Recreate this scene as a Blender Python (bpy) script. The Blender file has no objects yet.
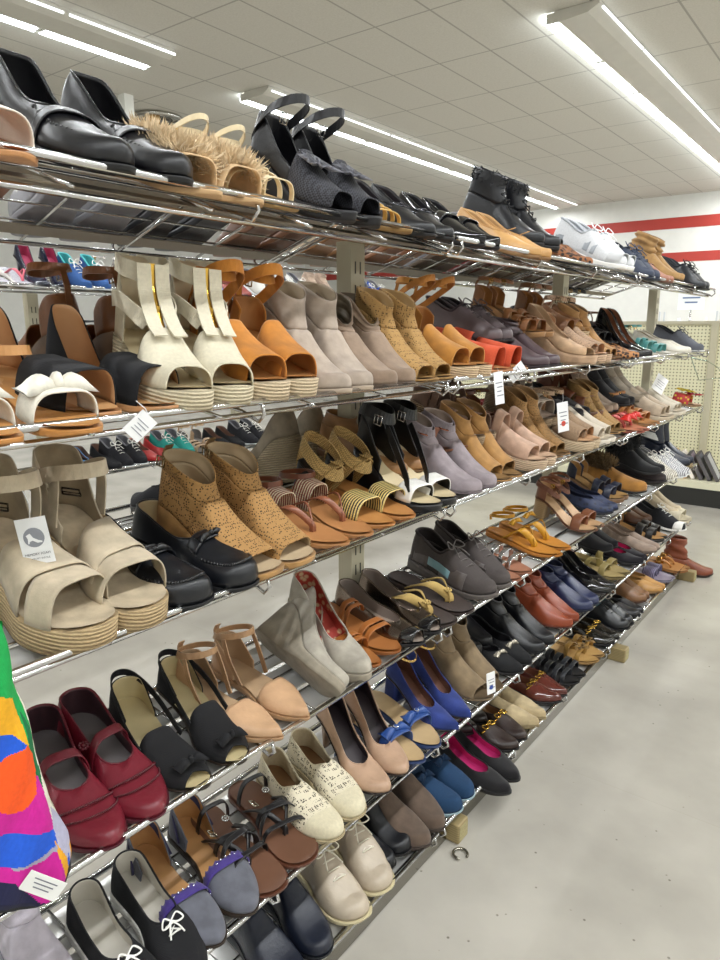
import bpy, bmesh, math, random
from math import sin, cos, pi, sqrt, acos, atan, hypot
from mathutils import Vector, Matrix, Euler
random.seed(7)
SC = bpy.context.scene
COL = SC.collection
CAMZ = 1.27
F = 700.0
PITCH = atan(152/F); YAW = atan(545/hypot(F, 152))
# ------------------------------------------------------------------ helpers
def tag(o, label=None, cat=None, group=None, kind=None):
    if label: o['label'] = label
    if cat: o['category'] = cat
    if group: o['group'] = group
    if kind: o['kind'] = kind
    return o
def empty(name, loc=(0, 0, 0)):
    o = bpy.data.objects.new(name, None); COL.objects.link(o); o.location = loc
    o.empty_display_size = .05
    return o
def mk(name, V, Fc, mats, parent=None, mi=None, smooth=True, merge=0, solid=0, off=0, matoff=0, sub=0):
    me = bpy.data.meshes.new(name)
    me.from_pydata([tuple(v) for v in V], [], Fc)
    if not isinstance(mats, (list, tuple)): mats = [mats]
    for m in mats: me.materials.append(m)
    if mi:
        me.polygons.foreach_set('material_index', mi)
    if smooth: me.polygons.foreach_set('use_smooth', [True]*len(me.polygons))
    if merge:
        bm = bmesh.new(); bm.from_mesh(me)
        bmesh.ops.remove_doubles(bm, verts=bm.verts, dist=merge)
        bmesh.ops.recalc_face_normals(bm, faces=bm.faces)
        bm.to_mesh(me); bm.free()
    me.update()
    o = bpy.data.objects.new(name, me); COL.objects.link(o)
    if parent: o.parent = parent
    if sub:
        m = o.modifiers.new('sub', 'SUBSURF'); m.levels = sub; m.render_levels = sub
    if solid:
        m = o.modifiers.new('solid', 'SOLIDIFY'); m.thickness = solid; m.offset = off
        if matoff: m.material_offset = matoff; m.material_offset_rim = 0
    return o
class MB:
    def __init__(s): s.V = []; s.F = []; s.mi = []
    def add(s, V, Fc, m=0):
        n = len(s.V); s.V += [tuple(v) for v in V]; s.F += [tuple(i+n for i in f) for f in Fc]; s.mi += [m]*len(Fc); return s
    def box(s, c, d, m=0, R=None):
        V = []
        for x in (-.5, .5):
            for y in (-.5, .5):
                for z in (-.5, .5):
                    v = Vector((x*d[0], y*d[1], z*d[2]))
                    if R: v = R @ v
                    V.append(v+Vector(c))
        return s.add(V, [(0, 1, 3, 2), (4, 6, 7, 5), (0, 4, 5, 1), (2, 3, 7, 6), (0, 2, 6, 4), (1, 5, 7, 3)], m)
    def tube(s, P, r, n=8, m=0, closed=False, cap=True):
        P = [Vector(p) for p in P]; N = len(P); V = []; up = None
        rr = r if isinstance(r, (list, tuple)) else [r]*N
        for i, p in enumerate(P):
            a = P[(i-1) % N] if (closed or i > 0) else p
            b = P[(i+1) % N] if (closed or i < N-1) else p
            t = (b-a)
            t = t.normalized() if t.length > 1e-9 else Vector((1, 0, 0))
            if up is None: up = Vector((0, 0, 1)) if abs(t.z) < .9 else Vector((1, 0, 0))
            e = t.cross(up)
            if e.length < 1e-6: e = t.orthogonal()
            e.normalize(); up = e.cross(t)
            for k in range(n):
                q = 2*pi*k/n
                V.append(p+(e*cos(q)+up*sin(q))*rr[i])
        Fc = []
        for i in range(N if closed else N-1):
            for k in range(n):
                j = (i+1) % N
                Fc.append((i*n+k, i*n+(k+1) % n, j*n+(k+1) % n, j*n+k))
        if cap and not closed:
            Fc.append(tuple(range(n))[::-1]); Fc.append(tuple((N-1)*n+k for k in range(n)))
        return s.add(V, Fc, m)
    def ribbon(s, P, Wd, w, th, m=0, closed=False):
        P = [Vector(p) for p in P]; N = len(P); V = []
        for i, p in enumerate(P):
            a = P[(i-1) % N] if (closed or i > 0) else p
            b = P[(i+1) % N] if (closed or i < N-1) else p
            t = (b-a).normalized()
            wd = Vector(Wd[i] if isinstance(Wd, list) else Wd); wd = (wd-t*wd.dot(t)).normalized()
            n = t.cross(wd); ww = w[i] if isinstance(w, list) else w
            V += [p+wd*ww/2+n*th/2, p+wd*ww/2-n*th/2, p-wd*ww/2-n*th/2, p-wd*ww/2+n*th/2]
        Fc = []
        for i in range(N if closed else N-1):
            j = (i+1) % N
            for k in range(4): Fc.append((i*4+k, i*4+(k+1) % 4, j*4+(k+1) % 4, j*4+k))
        if not closed: Fc += [(3, 2, 1, 0), (N*4-4, N*4-3, N*4-2, N*4-1)]
        return s.add(V, Fc, m)
    def ball(s, c, r, n=8, m=0):
        V = []; rx, ry, rz = r if isinstance(r, (tuple, list)) else (r, r, r)
        k = n//2+1
        for i in range(k+1):
            a = pi*i/k
            for j in range(n):
                b = 2*pi*j/n
                V.append((c[0]+rx*sin(a)*cos(b), c[1]+ry*sin(a)*sin(b), c[2]+rz*cos(a)))
        Fc = [(i*n+j, i*n+(j+1) % n, (i+1)*n+(j+1) % n, (i+1)*n+j) for i in range(k) for j in range(n)]
        return s.add(V, Fc, m)
    def build(s, name, mats, parent=None, smooth=True, dfm=None, **k):
        V = [dfm(*v) for v in s.V] if dfm else s.V
        return mk(name, V, s.F, mats, parent, mi=s.mi, smooth=smooth, **k)
def sm(t): t = max(0, min(1, t)); return t*t*(3-2*t)
def lerp(a, b, t): return a+(b-a)*t
# ------------------------------------------------------------------ materials
def hexc(h):
    h = h.lstrip('#'); h = h if len(h) == 6 else ''.join(q*2 for q in h); c = [int(h[i:i+2], 16)/255 for i in (0, 2, 4)]
    return tuple((x/12.92 if x <= .04045 else ((x+.055)/1.055)**2.4) for x in c)+(1,)
_M = {}
def nodes(name):
    m = bpy.data.materials.new(name); m.use_nodes = True; nt = m.node_tree
    return m, nt, nt.nodes['Principled BSDF']
def mat(kind, col='#808080', col2=None):
    key = (kind, col, col2)
    if key in _M: return _M[key]
    m, nt, b = nodes(kind+'_'+col.strip('#')); N = nt.nodes; L = nt.links
    C = hexc(col); C2 = hexc(col2) if col2 else None
    tc = N.new('ShaderNodeTexCoord'); O = tc.outputs['Object']
    def tex(t, sc, **k):
        n = N.new(t); n.inputs['Scale'].default_value = sc; L.new(O, n.inputs['Vector'])
        for a, v in k.items():
            if a in n.inputs: n.inputs[a].default_value = v
        return n
    def mix(f, a, c):
        n = N.new('ShaderNodeMix'); n.data_type = 'RGBA'
        L.new(f, n.inputs[0])
        for i, x in ((6, a), (7, c)):
            if isinstance(x, tuple): n.inputs[i].default_value = x
            else: L.new(x, n.inputs[i])
        return n.outputs[2]
    def ramp(f, p):
        n = N.new('ShaderNodeValToRGB'); e = n.color_ramp.elements
        e[0].position, e[0].color = p[0][0], (p[0][1],)*3+(1,)
        e[1].position, e[1].color = p[1][0], (p[1][1],)*3+(1,)
        L.new(f, n.inputs[0]); return n.outputs[0]
    def bump(f, s, d=.002):
        n = N.new('ShaderNodeBump'); n.inputs['Strength'].default_value = s; n.inputs['Distance'].default_value = d
        L.new(f, n.inputs['Height']); L.new(n.outputs[0], b.inputs['Normal'])
    def base(x):
        if isinstance(x, tuple): b.inputs['Base Color'].default_value = x
        else: L.new(x, b.inputs['Base Color'])
    def dk(c, f): return (c[0]*f, c[1]*f, c[2]*f, 1)
    def lt(c, f): return tuple(min(1, x*f) for x in c[:3])+(1,)
    b.inputs['Roughness'].default_value = .5
    R = b.inputs['Roughness']
    if kind == 'leather':
        n = tex('ShaderNodeTexNoise', 45, Detail=3.0); base(mix(n.outputs[0], dk(C, .8), lt(C, 1.15))); R.default_value = .38
        v = tex('ShaderNodeTexNoise', 160, Detail=2.0); bump(v.outputs[0], .25)
    elif kind == 'softleather':
        n = tex('ShaderNodeTexNoise', 22, Detail=2.0); base(C); R.default_value = .36; bump(n.outputs[0], .7, .004)
    elif kind == 'patent':
        base(C); R.default_value = .08; b.inputs['Coat Weight'].default_value = .5
    elif kind == 'metal':
        base(C); b.inputs['Metallic'].default_value = 1; R.default_value = .22
    elif kind == 'chrome':
        base(C); b.inputs['Metallic'].default_value = 1; R.default_value = .2
        n = tex('ShaderNodeTexNoise', 30, Detail=2.0); L.new(ramp(n.outputs[0], ((.3, .08), (.8, .22))), R)
    elif kind == 'suede':
        n = tex('ShaderNodeTexNoise', 35, Detail=5.0); base(mix(ramp(n.outputs[0], ((.35, 0), (.65, 1))), dk(C, .8), lt(C, 1.12))); R.default_value = .95
        v = tex('ShaderNodeTexNoise', 600, Detail=2.0); bump(v.outputs[0], .3, .001)
        b.inputs['Sheen Weight'].default_value = .12
    elif kind == 'canvas':
        a = tex('ShaderNodeTexWave', 260); a2 = tex('ShaderNodeTexWave', 260); a2.bands_direction = 'Z'
        q = N.new('ShaderNodeMath'); q.operation = 'ADD'; L.new(a.outputs['Fac'], q.inputs[0]); L.new(a2.outputs['Fac'], q.inputs[1])
        n = tex('ShaderNodeTexNoise', 200, Detail=3.0); base(mix(n.outputs[0], dk(C, .82), lt(C, 1.12))); R.default_value = .9; bump(q.outputs[0], .3, .0006)
    elif kind == 'rope':
        a = tex('ShaderNodeTexWave', 60, Distortion=1.2, Detail=2.0); a.bands_direction = 'Z'; a.inputs['Detail Scale'].default_value = 3
        n = tex('ShaderNodeTexNoise', 300, Detail=2.0)
        base(mix(ramp(a.outputs['Fac'], ((0, 0), (.45, 1))), dk(C, .6), mix(n.outputs[0], dk(C, .8), lt(C, 1.2)))); R.default_value = .9; bump(a.outputs['Fac'], .8, .002)
    elif kind == 'stack':
        a = tex('ShaderNodeTexWave', 50, Distortion=.4); a.bands_direction = 'Z'
        base(mix(a.outputs['Fac'], dk(C, .72), C)); R.default_value = .45
    elif kind == 'cork':
        n = tex('ShaderNodeTexVoronoi', 260); base(mix(ramp(n.outputs['Distance'], ((.1, 0), (.5, 1))), dk(C, .6), C)); R.default_value = .85
    elif kind == 'perf':
        n = tex('ShaderNodeTexVoronoi', 230, Randomness=.6)
        r = ramp(n.outputs['Distance'], ((.27, 0), (.36, 1))); base(mix(r, dk(C, .16), C)); R.default_value = .85; bump(r, .5, .001)
    elif kind == 'lace':
        n = tex('ShaderNodeTexVoronoi', 75, Randomness=.4); n.feature = 'DISTANCE_TO_EDGE'
        w = tex('ShaderNodeTexVoronoi', 260, Randomness=.4)
        a = ramp(n.outputs['Distance'], ((.1, 1), (.16, 0))); c = ramp(w.outputs['Distance'], ((.34, 0), (.46, 1)))
        q = N.new('ShaderNodeMath'); q.operation = 'MAXIMUM'; L.new(a, q.inputs[0]); L.new(c, q.inputs[1])
        base(mix(q.outputs[0], C2 or dk(C, .25), C)); R.default_value = .9; bump(q.outputs[0], .6, .001)
    elif kind == 'leopard':
        n = tex('ShaderNodeTexVoronoi', 95, Randomness=.9); base(mix(ramp(n.outputs['Distance'], ((.42, 0), (.5, 1))), hexc('#2a1a12'), C)); R.default_value = .7
    elif kind == 'zebra':
        n = tex('ShaderNodeTexWave', 45, Distortion=6.0, Detail=2.0); base(mix(ramp(n.outputs['Fac'], ((.45, 0), (.55, 1))), C, C2 or hexc('#eeeae4'))); R.default_value = .6
    elif kind == 'stripe':
        n = tex('ShaderNodeTexWave', 45); n.bands_direction = 'X'; base(mix(ramp(n.outputs['Fac'], ((.45, 0), (.55, 1))), C, C2)); R.default_value = .6
    elif kind == 'beads':
        n = tex('ShaderNodeTexVoronoi', 230, Randomness=.2); w = tex('ShaderNodeTexWave', 55, Distortion=1.5)
        base(mix(ramp(w.outputs['Fac'], ((.4, 0), (.6, 1))), C, C2)); R.default_value = .3; bump(n.outputs['Distance'], 1., .002)
    elif kind == 'weave':
        n = tex('ShaderNodeTexChecker', 330); n.inputs['Color1'].default_value = lt(C, 1.15); n.inputs['Color2'].default_value = C2 or dk(C, .55)
        base(n.outputs[0]); R.default_value = .8; bump(n.outputs['Fac'], .5, .001)
    elif kind == 'floral':
        n = tex('ShaderNodeTexVoronoi', 70); q = N.new('ShaderNodeHueSaturation'); q.inputs['Saturation'].default_value = 1.2; L.new(n.outputs['Color'], q.inputs['Color'])
        r = ramp(n.outputs['Distance'], ((.25, 1), (.45, 0))); base(mix(r, C, C2 or hexc('#e8e0d0'))); R.default_value = .6
    elif kind == 'fur':
        n = tex('ShaderNodeTexNoise', 300, Detail=4.0); base(mix(ramp(n.outputs[0], ((.35, 0), (.65, 1))), dk(C, .45), lt(C, 1.35))); R.default_value = .95; bump(n.outputs[0], 1., .004)
    elif kind == 'glitter':
        n = tex('ShaderNodeTexVoronoi', 500); base(mix(n.outputs['Distance'], C, lt(C, 3))); R.default_value = .25; b.inputs['Metallic'].default_value = .6
    elif kind == 'rubber':
        base(C); R.default_value = .6; n = tex('ShaderNodeTexNoise', 90); bump(n.outputs[0], .15)
    elif kind == 'paper':
        base(C); R.default_value = .7
    elif kind == 'insole':
        n = tex('ShaderNodeTexNoise', 25, Detail=2.0); base(mix(ramp(n.outputs[0], ((.4, 0), (.7, 1))), dk(C, .88), C)); R.default_value = .5
    elif kind == 'paint':
        n = tex('ShaderNodeTexNoise', 6, Detail=4.0); base(mix(n.outputs[0], dk(C, .92), lt(C, 1.04))); R.default_value = .45
    _M[key] = m
    return m
def MX(s):
    """'suede #aabbcc #ddeeff' -> material"""
    if not isinstance(s, str): return s
    return mat(*s.split())
GOLD = 'metal #c9a24a'; SILV = 'metal #c8c8c8'
# ------------------------------------------------------------------ shoe kit: x heel->toe, y across, z up; flat coordinates bent over the heel pitch
TOE = {'round': (2.2, .5, .86), 'almond': (1.8, .62, .88), 'point': (1.3, .85, .93), 'square': (4, .5, .88), 'wide': (2.8, .5, .84)}
class Shoe:
    def __init__(s, root, side, L=.25, W=.044, H=.018, P=.010, toe='round', bend=.010):
        s.r, s.side, s.L, s.W, s.H, s.P, s.toe, s.bend = root, side, L, W, H, P, toe, bend
        s.xb = TOE[toe][2]; s.rim = []
    def h(s, u):
        u = max(-.05, min(1.05, u))
        a = s.H+(s.P-s.H)*sm((u-.12)/.58)
        if s.H-s.P > .03: a += (s.H-s.P)*.05*(1-min(1, u/.2))
        if u > .78: a += .008*((u-.78)/.22)**2
        return a
    def D(s, x, y, z):
        u = x/s.L
        return (x, y-s.side*s.bend*(max(0, u-.3)/.7)**1.5+s.side*s.bend*.35*sin(pi*max(0, min(1, u))), z+s.h(u))
    def G(s, x, y, z):
        d = s.D(x, y, 0); return (d[0], d[1], z)
    def hw(s, u):
        W = s.W; n, m, _ = TOE[s.toe]; u = max(0, min(1, u))
        if u < .13: return .72*W*sqrt(max(0, 1-((.13-u)/.13)**2))
        if u < .42: return W*lerp(.72, .68, sm((u-.13)/.29))
        if u < .7: return W*lerp(.68, 1, sm((u-.42)/.28))
        v = (u-.7)/.3
        return W*max(0, 1-v**n)**m
    def out(s, n=26, a=0, b=1, k=1, d=0):
        """stations along outline heel->toe"""
        a0, b0 = acos(1-2*a), acos(1-2*b); R = []
        for i in range(n+1):
            u = (1-cos(lerp(a0, b0, i/n)))/2
            w = s.hw(u)*k+(d if 0 < u < 1 else 0)
            x = u*s.L+d*(-1 if u < .13 else 1)*(abs(u-.13)/.13 if u < .13 else (max(0, u-.8)/.2))
            R.append((x, max(0, w)))
        return R
    def slab(s, name, m, top, bot, k=1, d=0, a=0, b=1, rows=3, bulge=0, n=26):
        """closed body between top(x) and bot(x) heights"""
        st = s.out(n, a, b, k, d); V = []; Fc = []; nr = rows+1; N = len(st)
        for sg in (1, -1):
            for (x, w) in st:
                u = x/s.L; t, bo = top(u), bot(u)
                for j in range(nr):
                    f = j/rows; z = lerp(t, bo, f); bb = 1+bulge*sin(pi*f)
                    V.append(s.G(x, sg*w*bb, z))
        idx = lambda q, i, j: (q*N+i)*nr+j
        for q in (0, 1):
            for i in range(N-1):
                for j in range(rows): 
                    f = (idx(q, i, j), idx(q, i+1, j), idx(q, i+1, j+1), idx(q, i, j+1)); Fc.append(f if q else f[::-1])
        for i in range(N-1):
            Fc.append((idx(0, i, 0), idx(1, i, 0), idx(1, i+1, 0), idx(0, i+1, 0)))
            Fc.append((idx(0, i, rows), idx(0, i+1, rows), idx(1, i+1, rows), idx(1, i, rows)))
        if a > 0:
            for j in range(rows): Fc.append((idx(0, 0, j), idx(0, 0, j+1), idx(1, 0, j+1), idx(1, 0, j)))
        if b < 1:
            for j in range(rows): Fc.append((idx(0, N-1, j), idx(1, N-1, j), idx(1, N-1, j+1), idx(0, N-1, j+1)))
        o = mk(name, V, Fc, MX(m), s.r, smooth=False, merge=1e-5)
        for p in o.data.polygons: p.use_smooth = abs(p.normal.z) < .6
        return o
    def wedge(s, m, d=.002, name='wedge_sole', k=1):
        return s.slab(name, m, lambda u: s.h(u)-.0005, lambda u: (.012*((u-.76)/.24)**2 if u > .76 else 0), d=d, rows=3, k=k)
    def flat(s, m, d=.002, name='sole'):
        return s.wedge(m, d, name)
    def thin(s, m, th=.004, d=.0015, a=0):
        return s.slab('sole', m, lambda u: s.h(u)-.0004, lambda u: s.h(u)-th, d=d, rows=1, a=a)
    def heel(s, m, kind='block', ub=.24):
        th = .003; H = s.h(.1)-th
        sx, sy, pw, cx = {'block': (.85, .92, 1, .4), 'stil': (.17, .2, .45, .5), 'cone': (.45, .5, .8, .45), 'kit': (.22, .25, .5, .5), 'wide': (1.05, 1.0, 1, .5)}[kind]
        st = s.out(10, 0, ub); ring = [(x, w) for x, w in st]+[(x, -w) for x, w in st[::-1][:-1]]
        V = []; n = len(ring); rows = 7
        for j in range(rows+1):
            f = j/rows; g = f**pw
            kx, ky = lerp(1, sx, g), lerp(1, sy, g); x0 = ub*s.L*cx
            for (x, y) in ring:
                X = x0+(x-x0)*kx; Y = y*ky
                zt = s.h(x/s.L)-th; V.append(s.G(X, Y, lerp(zt, 0, f)))
        Fc = [(j*n+i, j*n+(i+1) % n, (j+1)*n+(i+1) % n, (j+1)*n+i) for j in range(rows) for i in range(n)]
        Fc += [tuple(range(n))[::-1], tuple(rows*n+i for i in range(n))]
        return mk('heel', V, Fc, MX(m), s.r)
    def bed(s, m, k=.95, z=.0022, a=0, b=1, name='insole'):
        st = s.out(22, a, b, k); V = []; Fc = []
        for (x, w) in st:
            for j in range(-3, 4): V.append(s.D(s.L*.5+(x-s.L*.5)*.985, w*j/3, z+(abs(j)/3)**3*.0015))
        for i in range(len(st)-1):
            for j in range(6): Fc.append((i*7+j, (i+1)*7+j, (i+1)*7+j+1, i*7+j+1))
        return mk(name, V, Fc, MX(m), s.r, merge=1e-6)
    def shell(s, m, start=0, cut=1, xv=.6, xo=None, Rh=.055, Rm=.036, Tv=.045, Tt=.024, c=.82, p=.62, q=.9, lining=None, th=.0022, name='upper', k=1.0, M=9, N=26, e=1.5, fm=None, mats=None, rimh=None):
        xo = xv-.2 if xo is None else xo; V = []; Fc = []; rim = {}; mi = []
        a0, b0 = acos(1-2*start), acos(1-2*cut)
        US = [(1-cos(lerp(a0, b0, i/N)))/2 for i in range(N+1)]
        if start < xo < xv < cut:
            US = sorted([u for u in US if u < xo-.01 or u > xv+.015]+[xo+(xv-xo)*sin(pi/2*i/9) for i in range(10)]); N = len(US)-1
        for q_ in (1, -1):
            base = len(V); rim[q_] = []
            for i in range(N+1):
                u = US[i]; w = s.hw(u)*k; x = u*s.L
                px = x+(k-1)*.0 ; S = max(.13*s.L, min(s.xb*s.L, x))
                if x < S and k > 1: px = x-(k-1)*s.W
                uu = min(u, s.xb); xt = max(xv, start)
                T = Tt+(Tv-Tt)*(1-max(0, min(1, (uu-xt)/max(.01, s.xb-xt))))**e
                if u >= xv: cc = 0; R = T
                else:
                    cc = c if u <= xo else c*max(0, 1-((u-xo)/(xv-xo))**2.3)**.5
                    R = lerp(Rh, Rm, sm((u-.06)/.34)) if u < .4 else lerp(Rm, Tv, sm((u-.4)/max(.02, xv-.4)))
                    if rimh: R = rimh(u)
                pm = acos(min(1, cc**(1/p))) if cc > 0 else pi/2
                for j in range(M+1):
                    f = pm*j/M; hf = max(0, cos(f))**p if j < M or cc > 0 else 0
                    zf = (sin(f)/sin(pm))**q*R if R else 0
                    V.append((S+(px-S)*hf, q_*w*hf, zf))
                if cc > 0: rim[q_].append(V[-1])
            for i in range(N):
                for j in range(M):
                    f = (base+i*(M+1)+j, base+(i+1)*(M+1)+j, base+(i+1)*(M+1)+j+1, base+i*(M+1)+j+1)
                    Fc.append(f if q_ > 0 else f[::-1])
                    if fm: 
                        cx = sum(V[g][0] for g in f)/4/s.L; cz = sum(V[g][2] for g in f)/4; mi.append(fm(cx, q_, j/M, cz))
                    else: mi.append(0)
        loop = rim[1][::-1]+rim[-1][1 if start == 0 else 0:]
        s.rim = loop
        ml = [MX(x) for x in (mats or [m])]; nm = len(ml); 
        if lining: ml = ml+[MX(lining)]*nm
        me_v = V
        bm = bmesh.new(); vs = [bm.verts.new(v) for v in me_v]
        for f, a in zip(Fc, mi):
            try: bf = bm.faces.new([vs[g] for g in f]); bf.material_index = a; bf.smooth = True
            except ValueError: pass
        bmesh.ops.remove_doubles(bm, verts=bm.verts, dist=1.2e-4)
        bmesh.ops.dissolve_degenerate(bm, edges=bm.edges, dist=1e-5)
        bmesh.ops.recalc_face_normals(bm, faces=bm.faces)
        # make normals point outwards
        sm_ = 0
        for f in bm.faces:
            cpt = f.calc_center_median(); sm_ += f.normal.dot(cpt-Vector((max(.13*s.L, min(s.xb*s.L, cpt.x)), 0, .01)))
        if sm_ < 0: bmesh.ops.reverse_faces(bm, faces=bm.faces)
        for v in bm.verts: v.co = s.D(*v.co)
        me = bpy.data.meshes.new(name); bm.to_mesh(me); bm.free()
        for x in ml: me.materials.append(x)
        o = bpy.data.objects.new(name, me); COL.objects.link(o); o.parent = s.r
        md = o.modifiers.new('t', 'SOLIDIFY'); md.thickness = th; md.offset = -1
        if lining: md.material_offset = nm
        return o
    def piping(s, m, r=.0013, name='topline'):
        if len(s.rim) < 4: return
        mb = MB(); mb.tube([s.D(*p) for p in s.rim], r, 6); return mb.build(name, MX(m), s.r)
    def band(s, m, xr=(.55, .75), xl=None, T=.045, k=1.02, name='band', th=.002, p=.5, q=.85, n=6, J=18, bow=0, j0=0, j1=1, lining=None, z0=0):
        """strap of leather from edge to edge; xr = (back, front) on the right edge, xl on the left"""
        xl = xl or xr
        if s.side > 0: xr, xl = xl, xr
        V = []; Fc = []
        for i in range(n+1):
            g = i/n; a, b = lerp(xr[0], xr[1], g), lerp(xl[0], xl[1], g)
            for j in range(J+1):
                t = lerp(j0, j1, j/J); f = pi*t
                u = lerp(a, b, (1-cos(f))/2)+bow*sin(f)*(g-.5)
                w = s.hw(min(.97, u))*k; c_ = cos(f)
                y = -(abs(c_)**p)*w*(1 if c_ > 0 else -1)
                TT = T(g) if callable(T) else T
                V.append(s.D(u*s.L, y, z0+sin(f)**q*TT))
        for i in range(n):
            for j in range(J): Fc.append((i*(J+1)+j, (i+1)*(J+1)+j, (i+1)*(J+1)+j+1, i*(J+1)+j+1))
        ml = [MX(m)]+([MX(lining)] if lining else [])
        o = mk(name, V, Fc, ml, s.r)
        md = o.modifiers.new('t', 'SOLIDIFY'); md.thickness = th; md.offset = 0
        if lining: md.material_offset = 1
        return o
    def ring(s, m, z=.085, x=.17, rx=.036, ry=.03, w=.012, tilt=.25, name='ankle_strap', th=.002, a0=0, a1=1, conn=.03):
        P = []; Wd = []
        for i in range(29):
            a = 2*pi*lerp(a0, a1, i/28)
            P.append(s.D(x*s.L+rx*cos(a), ry*sin(a), z+tilt*rx*cos(a))); Wd.append((-.25*cos(a), -.25*sin(a), 1))
        cl = (a0 == 0 and a1 == 1)
        if cl: P.pop(); Wd.pop()
        mb = MB(); mb.ribbon(P, Wd, w, th, closed=cl)
        if conn and z > .055: mb.ribbon([s.D(.003, 0, conn), s.D(min(0, x*s.L-rx)-.001, 0, (conn+z)/2), s.D(x*s.L-rx-.0005, 0, z-tilt*rx)], (0, 1, 0), max(.01, w*.8), th)
        return mb.build(name, MX(m), s.r, smooth=False)
    def buckle(s, pos, m=GOLD, w=.016, h=.016, rot=(0, 0, 0), r=.0012, name='buckle', R=None):
        mb = MB(); E = Euler([math.radians(v) for v in rot]).to_matrix()
        c = Vector(s.D(*pos)); pts = [c+E @ Vector((a*w/2, 0, b*h/2)) for a, b in ((-1, -1), (1, -1), (1, 1), (-1, 1))]
        for i in range(4): mb.tube([pts[i], pts[(i+1) % 4]], r, 6)
        mb.tube([c+E @ Vector((0, -.001, -h/2)), c+E @ Vector((0, -.001, h/2))], r*.7, 5)
        return mb.build(name, MX(m), s.r)
    def straps(s, m, paths, w=.01, th=.002, name='strap', up=(1, 0, 0)):
        for P in paths:
            Q = spline(P, 8); mb = MB(); mb.ribbon([s.D(*q) for q in Q], up if not callable(up) else [up(q) for q in Q], w, th); mb.build(name, MX(m), s.r, smooth=False)
    def cord(s, m, paths, r=.0015, name='cord', one=True):
        mb = MB()
        for P in paths: mb.tube([s.D(*q) for q in spline(P, 7)], r, 6)
        return mb.build(name, MX(m), s.r)
    def bowtie(s, m, pos, w=.04, h=.022, t=.007, name='bow', knot=True):
        mb = MB(); x0, y0, z0 = pos
        for sg in (1, -1):
            V = []; nn = 8
            for i in range(nn+1):
                f = i/nn; hh = h*(.22+.78*f**.7); dz = t*sin(pi*min(1, f*1.02))
                for (a, b) in ((-.5, 0), (-.2, 1), (.2, 1), (.5, 0)):
                    V.append((x0+a*hh, y0+sg*f*w/2, z0+b*(dz+.002)-.25*abs(f)*w/2*.5))
            Fc = [(i*4+j, (i+1)*4+j, (i+1)*4+(j+1) % 4, i*4+(j+1) % 4) for i in range(nn) for j in range(4)]+[(nn*4, nn*4+1, nn*4+2, nn*4+3), (3, 2, 1, 0)]
            mb.add(V, Fc)
        if knot: mb.ball((x0, y0, z0+t*.4), (h*.22, w*.09, t*.8))
        return mb.build(name, MX(m), s.r, dfm=s.D)
    def shaft(s, m, top=.12, x=.2, rx=.045, ry=.034, lean=0, rows=9, wr=0, notch=0, lining=None, th=.0022, name='shaft', fm=None, mats=None, hgt=None):
        lp = s.rim; n = len(lp); V = []; cx = x*s.L
        for j in range(rows+1):
            f = j/rows
            for i, (px, py, pz) in enumerate(lp):
                a = lerp(0, 2*pi, i/(n-1))
                tx, ty = cx+rx*cos(a)+lean, ry*sin(a)
                e = sm(min(1, f*1.5))
                tz = top-notch*max(0, cos(a))**2
                X, Y, Z = lerp(px, tx, e), lerp(py, ty, e), lerp(pz, tz, f)
                if wr: 
                    q = wr*sin(f*pi)*(sin(f*17+2*sin(a+s.side))+.6*sin(f*9+a*2)); X += q*cos(a); Y += q*sin(a)
                V.append((X, Y, Z))
        Fc = [(j*n+i, j*n+i+1, (j+1)*n+i+1, (j+1)*n+i) for j in range(rows) for i in range(n-1)]
        Fc += [(j*n+n-1, j*n, (j+1)*n, (j+1)*n+n-1) for j in range(rows)]
        ml = [MX(q) for q in (mats or [m])]; nm = len(ml)
        if lining: ml += [MX(lining)]*nm
        o = mk(name, [s.D(*v) for v in V], Fc, ml, s.r, merge=1e-5)
        me = o.data; t = 0
        c0 = Vector(s.D(cx, 0, (top+.03)/2))
        for p in me.polygons: 
            d = p.center-c0; d.z = 0; t += p.normal.dot(d)
        if t < 0: me.flip_normals()
        md = o.modifiers.new('t', 'SOLIDIFY'); md.thickness = th; md.offset = -1
        if lining: md.material_offset = nm
        s.toprim = [V[rows*n+i] for i in range(n)]
        return o
    def fuzz(s, m, pts, n=300, l=.02, r=.0009, name='fur_trim', spread=.6, down=.3):
        """pts: function(t,a)->(pos, normal) in flat coordinates"""
        mb = MB()
        for i in range(n):
            p, nn = pts(random.random(), random.random()); p = Vector(p)
            d = (Vector(nn)+Vector((random.uniform(-1, 1), random.uniform(-1, 1), random.uniform(-1, 1)))*spread-Vector((0, 0, down))).normalized()*l*random.uniform(.6, 1.2)
            w = d.orthogonal().normalized()*r; mdp = p+d*.55+Vector((random.uniform(-1, 1), random.uniform(-1, 1), 0))*l*.1
            w2 = d.cross(w).normalized()*r
            mb.add([p+w, p-w, p+w2, mdp+w, mdp-w, mdp+w2, p+d], [(0, 1, 4, 3), (1, 2, 5, 4), (2, 0, 3, 5), (3, 4, 6), (4, 5, 6), (5, 3, 6)])
        return mb.build(name, MX(m), s.r, dfm=s.D, smooth=False)
def spline(P, n=8):
    P = [Vector(p) for p in P]
    if len(P) == 2: return P
    Q = [P[0]*2-P[1]]+P+[P[-1]*2-P[-2]]; R = []
    for i in range(1, len(Q)-2):
        a, b, c, d = Q[i-1:i+3]
        for k in range(n):
            t = k/n; R.append(.5*((2*b)+(c-a)*t+(2*a-5*b+4*c-d)*t*t+(3*b-3*c+d-a)*t**3))
    return R+[P[-1]]
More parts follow.
